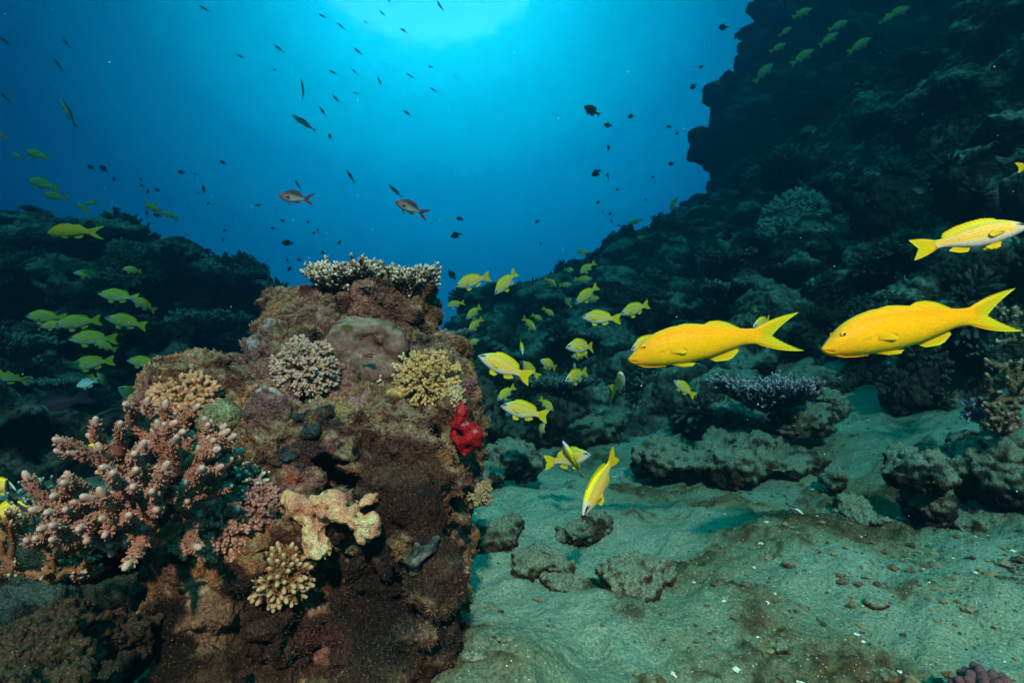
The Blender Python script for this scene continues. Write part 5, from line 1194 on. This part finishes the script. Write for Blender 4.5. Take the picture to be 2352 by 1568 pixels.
G2 = 'snappers in front of the far bank'
for a, b_, yaw, bend, lb in [
 ((234, 674), (312, 687), 5, 0, 'pale sided snapper high on the far bank'), ((309, 683), (351, 715), 10, 0, 'green snapper following tail to tail under the pale sided one'),
 ((63, 725), (148, 731), 5, 0, 'front snapper of the row of three over the far bank'), ((135, 746), (226, 734), 5, 0, 'rear snapper of the row of three over the far bank'), ((98, 750), (152, 742), 20, 0, 'silvery snapper squeezed in the row of three'),
 ((250, 729), (333, 749), 5, 0, 'snapper with bright green tail in the middle of the far bank'), ((167, 778), (259, 776), 5, 0, 'white faced snapper above a smaller curled one'), ((221, 783), (263, 805), 15, .2, 'small curled snapper under the white faced one'),
 ((169, 840), (254, 827), 5, 0, 'olive snapper with lifted tail above the grey blue fish'), ((294, 826), (367, 838), 5, 0, 'snapper beside the peach coral edge'), ((-22, 852), (55, 877), 5, 0, 'snapper cut by the picture edge below the pale coral mound'),
 ((162, 862), (231, 874), 8, 0, 'snapper right above the grey blue fish'), ((236, 853), (241, 896), 40, 0, 'narrow green snapper pointing up beside the grey blue fish'), ((300, 885), (311, 938), 50, 0, 'vertical green snapper just over the staghorn tips'),
 ((180, 628), (220, 630), 20, 0, 'faint green snapper near the top of the far bank'), ((288, 618), (320, 622), 25, 0, 'faintest green snapper by the bushy crest')]:
    place_fish('snap', 'snapper', 'snapper', a, b_, lb, yaw + float(gf.uniform(0, 25)), bend or float(gf.choice([-.3, 0, .15, .3, -.15])), group=G2, dfix=4.5, zs=1.1, roll=float(gf.uniform(-10, 10)))
G3 = 'green tinted snappers in blue water above the far bank'
for a, b_, lb in [((-20, 300), (16, 318), 'green snapper tail cut by the edge high in blue water'), ((28, 350), (52, 368), 'short green snapper leading the longer one'), ((58, 347), (116, 366), 'longer green snapper heading for the picture edge in open water'),
                  ((64, 412), (136, 436), 'slender green snapper above a rounder one'), ((99, 446), (154, 456), 'rounder green snapper under the slender one'), ((192, 468), (226, 464), 'dark topped green snapper beside a turquoise one'), ((178, 465), (203, 494), 'turquoise tinted snapper tilting down'),
                  ((331, 467), (374, 490), 'green snapper with a dark damsel under its belly'), ((372, 486), (409, 503), 'green snapper chasing another over the bank'), ((-30, 548), (15, 545), 'green snapper tail poking in at the bank top'), ((345, 551), (368, 546), 'tiny green snapper by the bank crest')]:
    place_fish('snap', 'snapper', 'snapper', a, b_, lb, 8, float(gf.choice([-.3, 0, .15, .3, -.15])), group=G3, dfix=6.2)
place_fish('goat', 'goatfish', 'goatfish', (112, 522), (240, 542), 'distant green goatfish resting over the far bank ledge', dfix=4.2)
G4 = 'green snappers climbing along the dark reef wall'
for a, b_, lb in [((1864, 21), (1820, 40), 'wall snapper nearest the top with a glowing tail'), ((1817, 63), (1789, 83), 'wall snapper directly under the topmost one'), ((1805, 100), (1768, 120), 'wall snapper third down the outer column'), ((1868, 114), (1817, 148), 'largest wall snapper with spread fins'),
                  ((1947, 49), (1903, 69), 'wall snapper heading the middle column'), ((1924, 76), (1882, 105), 'thin wall snapper trailing the middle column'), ((1998, 88), (1949, 121), 'wall snapper alone beside the inner dark face'), ((2054, 35), (2020, 53), 'faint wall snapper of the upper pair'), ((2089, 18), (2036, 37), 'leading wall snapper of the upper pair'), ((1773, 146), (1733, 190), 'lowest and steepest wall snapper')]:
    place_fish('snap', 'snapper', 'snapper', a, b_, lb, 10, 0, group=G4, dfix=7.6, merged=False)
for a, b_, lb in [((1537, 480), (1558, 452), 'steep green snapper by the wall foot in open water'), ((1444, 513), (1476, 505), 'slender green snapper over the pointed ridge'), ((1462, 548), (1482, 542), 'glowing green snapper right on the ridge top')]:
    place_fish('snap', 'snapper', 'snapper', a, b_, lb, 5, 0, group=G3, dmax=7)

# two anthias
place_fish('anth', 'anthias', 'anthias', (641, 449), (720, 459), 'rosy anthias with long trailing tail tips in mid water', 5, 0, merged=False, zs=1.15, dfix=2.4)
place_fish('anth', 'anthias', 'anthias', (908, 462), (983, 494), 'white cheeked anthias swimming down towards the shoal', 5, .15, merged=False, zs=1.1, dfix=2.5)
place_fish('white', 'butterflyfish', 'butterflyfish', (180, 886), (222, 873), 'grey blue oval fish under the far bank snappers', 20, dfix=3.2)
place_fish('white', 'butterflyfish', 'butterflyfish', (352, 848), (362, 880), 'white oval fish tipped up behind the peach coral', 20, dfix=2.6, up=(1, -.3, .2))
place_fish('grou', 'grouper', 'grouper', (55, 965), (205, 905), 'shadowy purple brown grouper under the far bank', 10, dfix=3.7)
place_fish('dam', 'damselfish', 'damselfish', (124, 505), (142, 516), 'black damselfish on the head of the distant goatfish', 10, dmax=4.3)
place_fish('dam', 'damselfish', 'damselfish', (1030, 621), (1048, 643), 'black damselfish at the snout of the first snapper', 10, dmax=3.6)
place_fish('dam', 'damselfish', 'damselfish', (1223, 636), (1224, 664), 'blurred black damselfish hanging upright over the centre ridge', 40, dmax=5)
place_fish('dam', 'damselfish', 'damselfish', (2052, 625), (2086, 660), 'round black fish in front of the pale ledge on the slope', 20, dfix=3.9)
place_fish('dam', 'damselfish', 'damselfish', (352, 492), (371, 497), 'black damselfish under the green snapper belly', 10, dmax=4.5)
place_fish('dam', 'damselfish', 'damselfish', (1340, 245), (1381, 265), 'ragged finned dark damselfish highest over the ridge', 10, merged=False)
place_fish('fus', 'damselfish', 'damselfish', (148, 231), (170, 290), 'large dark fish bending its tail near the picture edge', 20, .3, dfix=3.5)
place_fish('fus', 'fusilier', 'fusilier', (671, 265), (728, 302), 'long slim grey fusilier slanting down in mid water', 5, dmax=7)
place_fish('fus', 'fusilier', 'fusilier', (696, 188), (697, 228), 'upright dark fusilier above the long slim one', 30, .3, dmax=7)
place_fish('fus', 'fusilier', 'fusilier', (2, 213), (24, 236), 'dark fusilier cut by the edge in open water', 5, dmax=7)
place_fish('fus', 'fusilier', 'fusilier', (894, 425), (925, 455), 'slender fusilier just above the white cheeked anthias', 5, dmax=8)
place_fish('fus', 'fusilier', 'fusilier', (796, 390), (816, 422), 'dark fusilier between the two anthias', 5, dmax=8)
place_fish('fus', 'fusilier', 'fusilier', (678, 413), (692, 438), 'little fusilier touching the back of the rosy anthias', 5, dmax=8)

FAR_F = 'faint fusiliers high in the bright water'
for x, y, l, a in [(471, 21, 28, 30), (742, 38, 22, 25), (784, 61, 24, 40), (14, 97, 36, 40), (153, 100, 30, 52), (135, 151, 34, 60), (641, 112, 28, 40), (553, 130, 24, 20), (633, 161, 18, 10), (766, 167, 24, 25), (773, 228, 26, 45), (742, 257, 30, 55),
                   (1011, 14, 28, 55), (894, 4, 18, 80), (878, 31, 20, 35), (841, 52, 15, 25), (928, 71, 22, 30), (822, 118, 26, 40), (816, 166, 20, 40), (820, 215, 16, 15), (873, 188, 24, 65), (943, 175, 22, 30), (990, 154, 16, 10), (1046, 176, 15, 35), (996, 207, 22, 30), (1040, 244, 12, 0), (937, 261, 26, 30)]:
    c, s_ = math.cos(rad(a)) * l / 2, math.sin(rad(a)) * l / 2
    place_fish('fus', 'fusilier', 'fusilier', (x - c, y - s_), (x + c, y + s_), 'faint slender fish silhouette in the bright water under the surface', 10, group=FAR_F, dfix=13.6)
FAR_D = 'small dark damselfish scattered through the open water'
for x, y, l, a in [(758, 314, 15, 70), (513, 374, 16, 30), (417, 396, 18, 5), (448, 400, 9, 30), (323, 413, 10, 70), (325, 426, 9, 20), (362, 436, 14, 35), (340, 440, 13, -70), (468, 436, 22, 88), (456, 444, 9, 0), (479, 468, 10, 0), (593, 471, 13, -20), (262, 412, 11, 80), (209, 385, 18, 40), (238, 388, 22, 40),
                   (271, 480, 13, 10), (59, 488, 12, 0), (337, 490, 14, 85), (650, 508, 12, 30), (627, 524, 12, 0), (517, 530, 10, 10), (708, 510, 9, 20), (721, 535, 10, 0), (730, 530, 12, 85), (394, 547, 12, 10), (478, 578, 27, 10), (661, 558, 27, 0), (563, 610, 24, 5), (577, 625, 18, 10), (780, 557, 13, -60),
                   (512, 551, 12, 85), (688, 597, 13, 20), (665, 617, 15, -60), (513, 599, 10, 0), (742, 580, 12, 10), (660, 598, 12, 80), (1397, 288, 22, 0), (1450, 267, 20, -20), (1537, 291, 13, -10), (1556, 306, 13, -30), (1398, 338, 17, -70), (1542, 376, 18, -15), (1370, 397, 30, -35), (1396, 405, 17, 75),
                   (1418, 435, 10, 10), (1374, 465, 14, -30), (1384, 488, 10, 80), (1402, 491, 11, 20), (1405, 508, 12, 70), (1422, 517, 10, 10), (1057, 503, 18, 15), (1048, 540, 28, -20), (1235, 508, 14, -30), (1242, 560, 12, 80), (1662, 63, 28, -15), (1611, 154, 15, -20), (1593, 199, 22, -35), (1046, 748, 11, 30), (1484, 458, 9, 0), (1500, 407, 9, 20)]:
    c, s_ = math.cos(rad(a)) * l / 2, math.sin(rad(a)) * l / 2
    place_fish('dam', 'damselfish', 'damselfish', (x - c, y - s_), (x + c, y + s_), 'small dark damselfish hovering in the open blue water', 15, group=FAR_D, dmax=float(gf.choice([8.5, 9.5, 12, 13.5])))

# suspended specks
g = np.random.default_rng(500); mb = MB()
for _ in range(300):
    p = W(g.uniform(0, 2352), g.uniform(0, 1300), g.uniform(1.0, 4.5)); q = g.uniform(.0006, .0020) * (.6 + p[1] * .25)
    mb.add(p + q * np.array([(1, 0, 0), (-1, 0, 0), (0, 1, 0), (0, -1, 0), (0, 0, 1), (0, 0, -1)]), T=[(0, 2, 4), (2, 1, 4), (1, 3, 4), (3, 0, 4), (2, 0, 5), (1, 2, 5), (3, 1, 5), (0, 3, 5)], C=(.5, .5, .45))
a, f, c = mb.arrays()
link('drifting_particles', make_mesh('drifting_particles', a, f, c), M_turf, kind='stuff', label='pale specks drifting in the water', cat='particles')

# ------------------------------------------------------------------ the water itself
HX0, HX1, HY0, HY1, HZ0, HZ1 = -13, 13, -.5, 15.2, -3.2, 7.7
V = np.array([(x, y, z) for x in (HX0, HX1) for y in (HY0, HY1) for z in (HZ0, HZ1)], float)
Q = np.array([(0, 1, 3, 2), (4, 6, 7, 5), (0, 4, 5, 1), (2, 3, 7, 6), (0, 2, 6, 4), (1, 5, 7, 3)])
hm = bpy.data.materials.new('haze'); hm.use_nodes = True; t = hm.node_tree; t.nodes.clear()
o = t.nodes.new('ShaderNodeOutputMaterial'); pv = t.nodes.new('ShaderNodeVolumePrincipled'); t.links.new(pv.outputs[0], o.inputs['Volume'])
pv.inputs['Color'].default_value = (.003, .021, .032, 1); pv.inputs['Absorption Color'].default_value = (.02, .3136, .393, 1)
pv.inputs['Density'].default_value = .42; pv.inputs['Anisotropy'].default_value = .7
link('haze', make_mesh('haze', V, Q, smooth=False), hm, kind='stuff', label='blue green sea water filling the whole scene', cat='water')
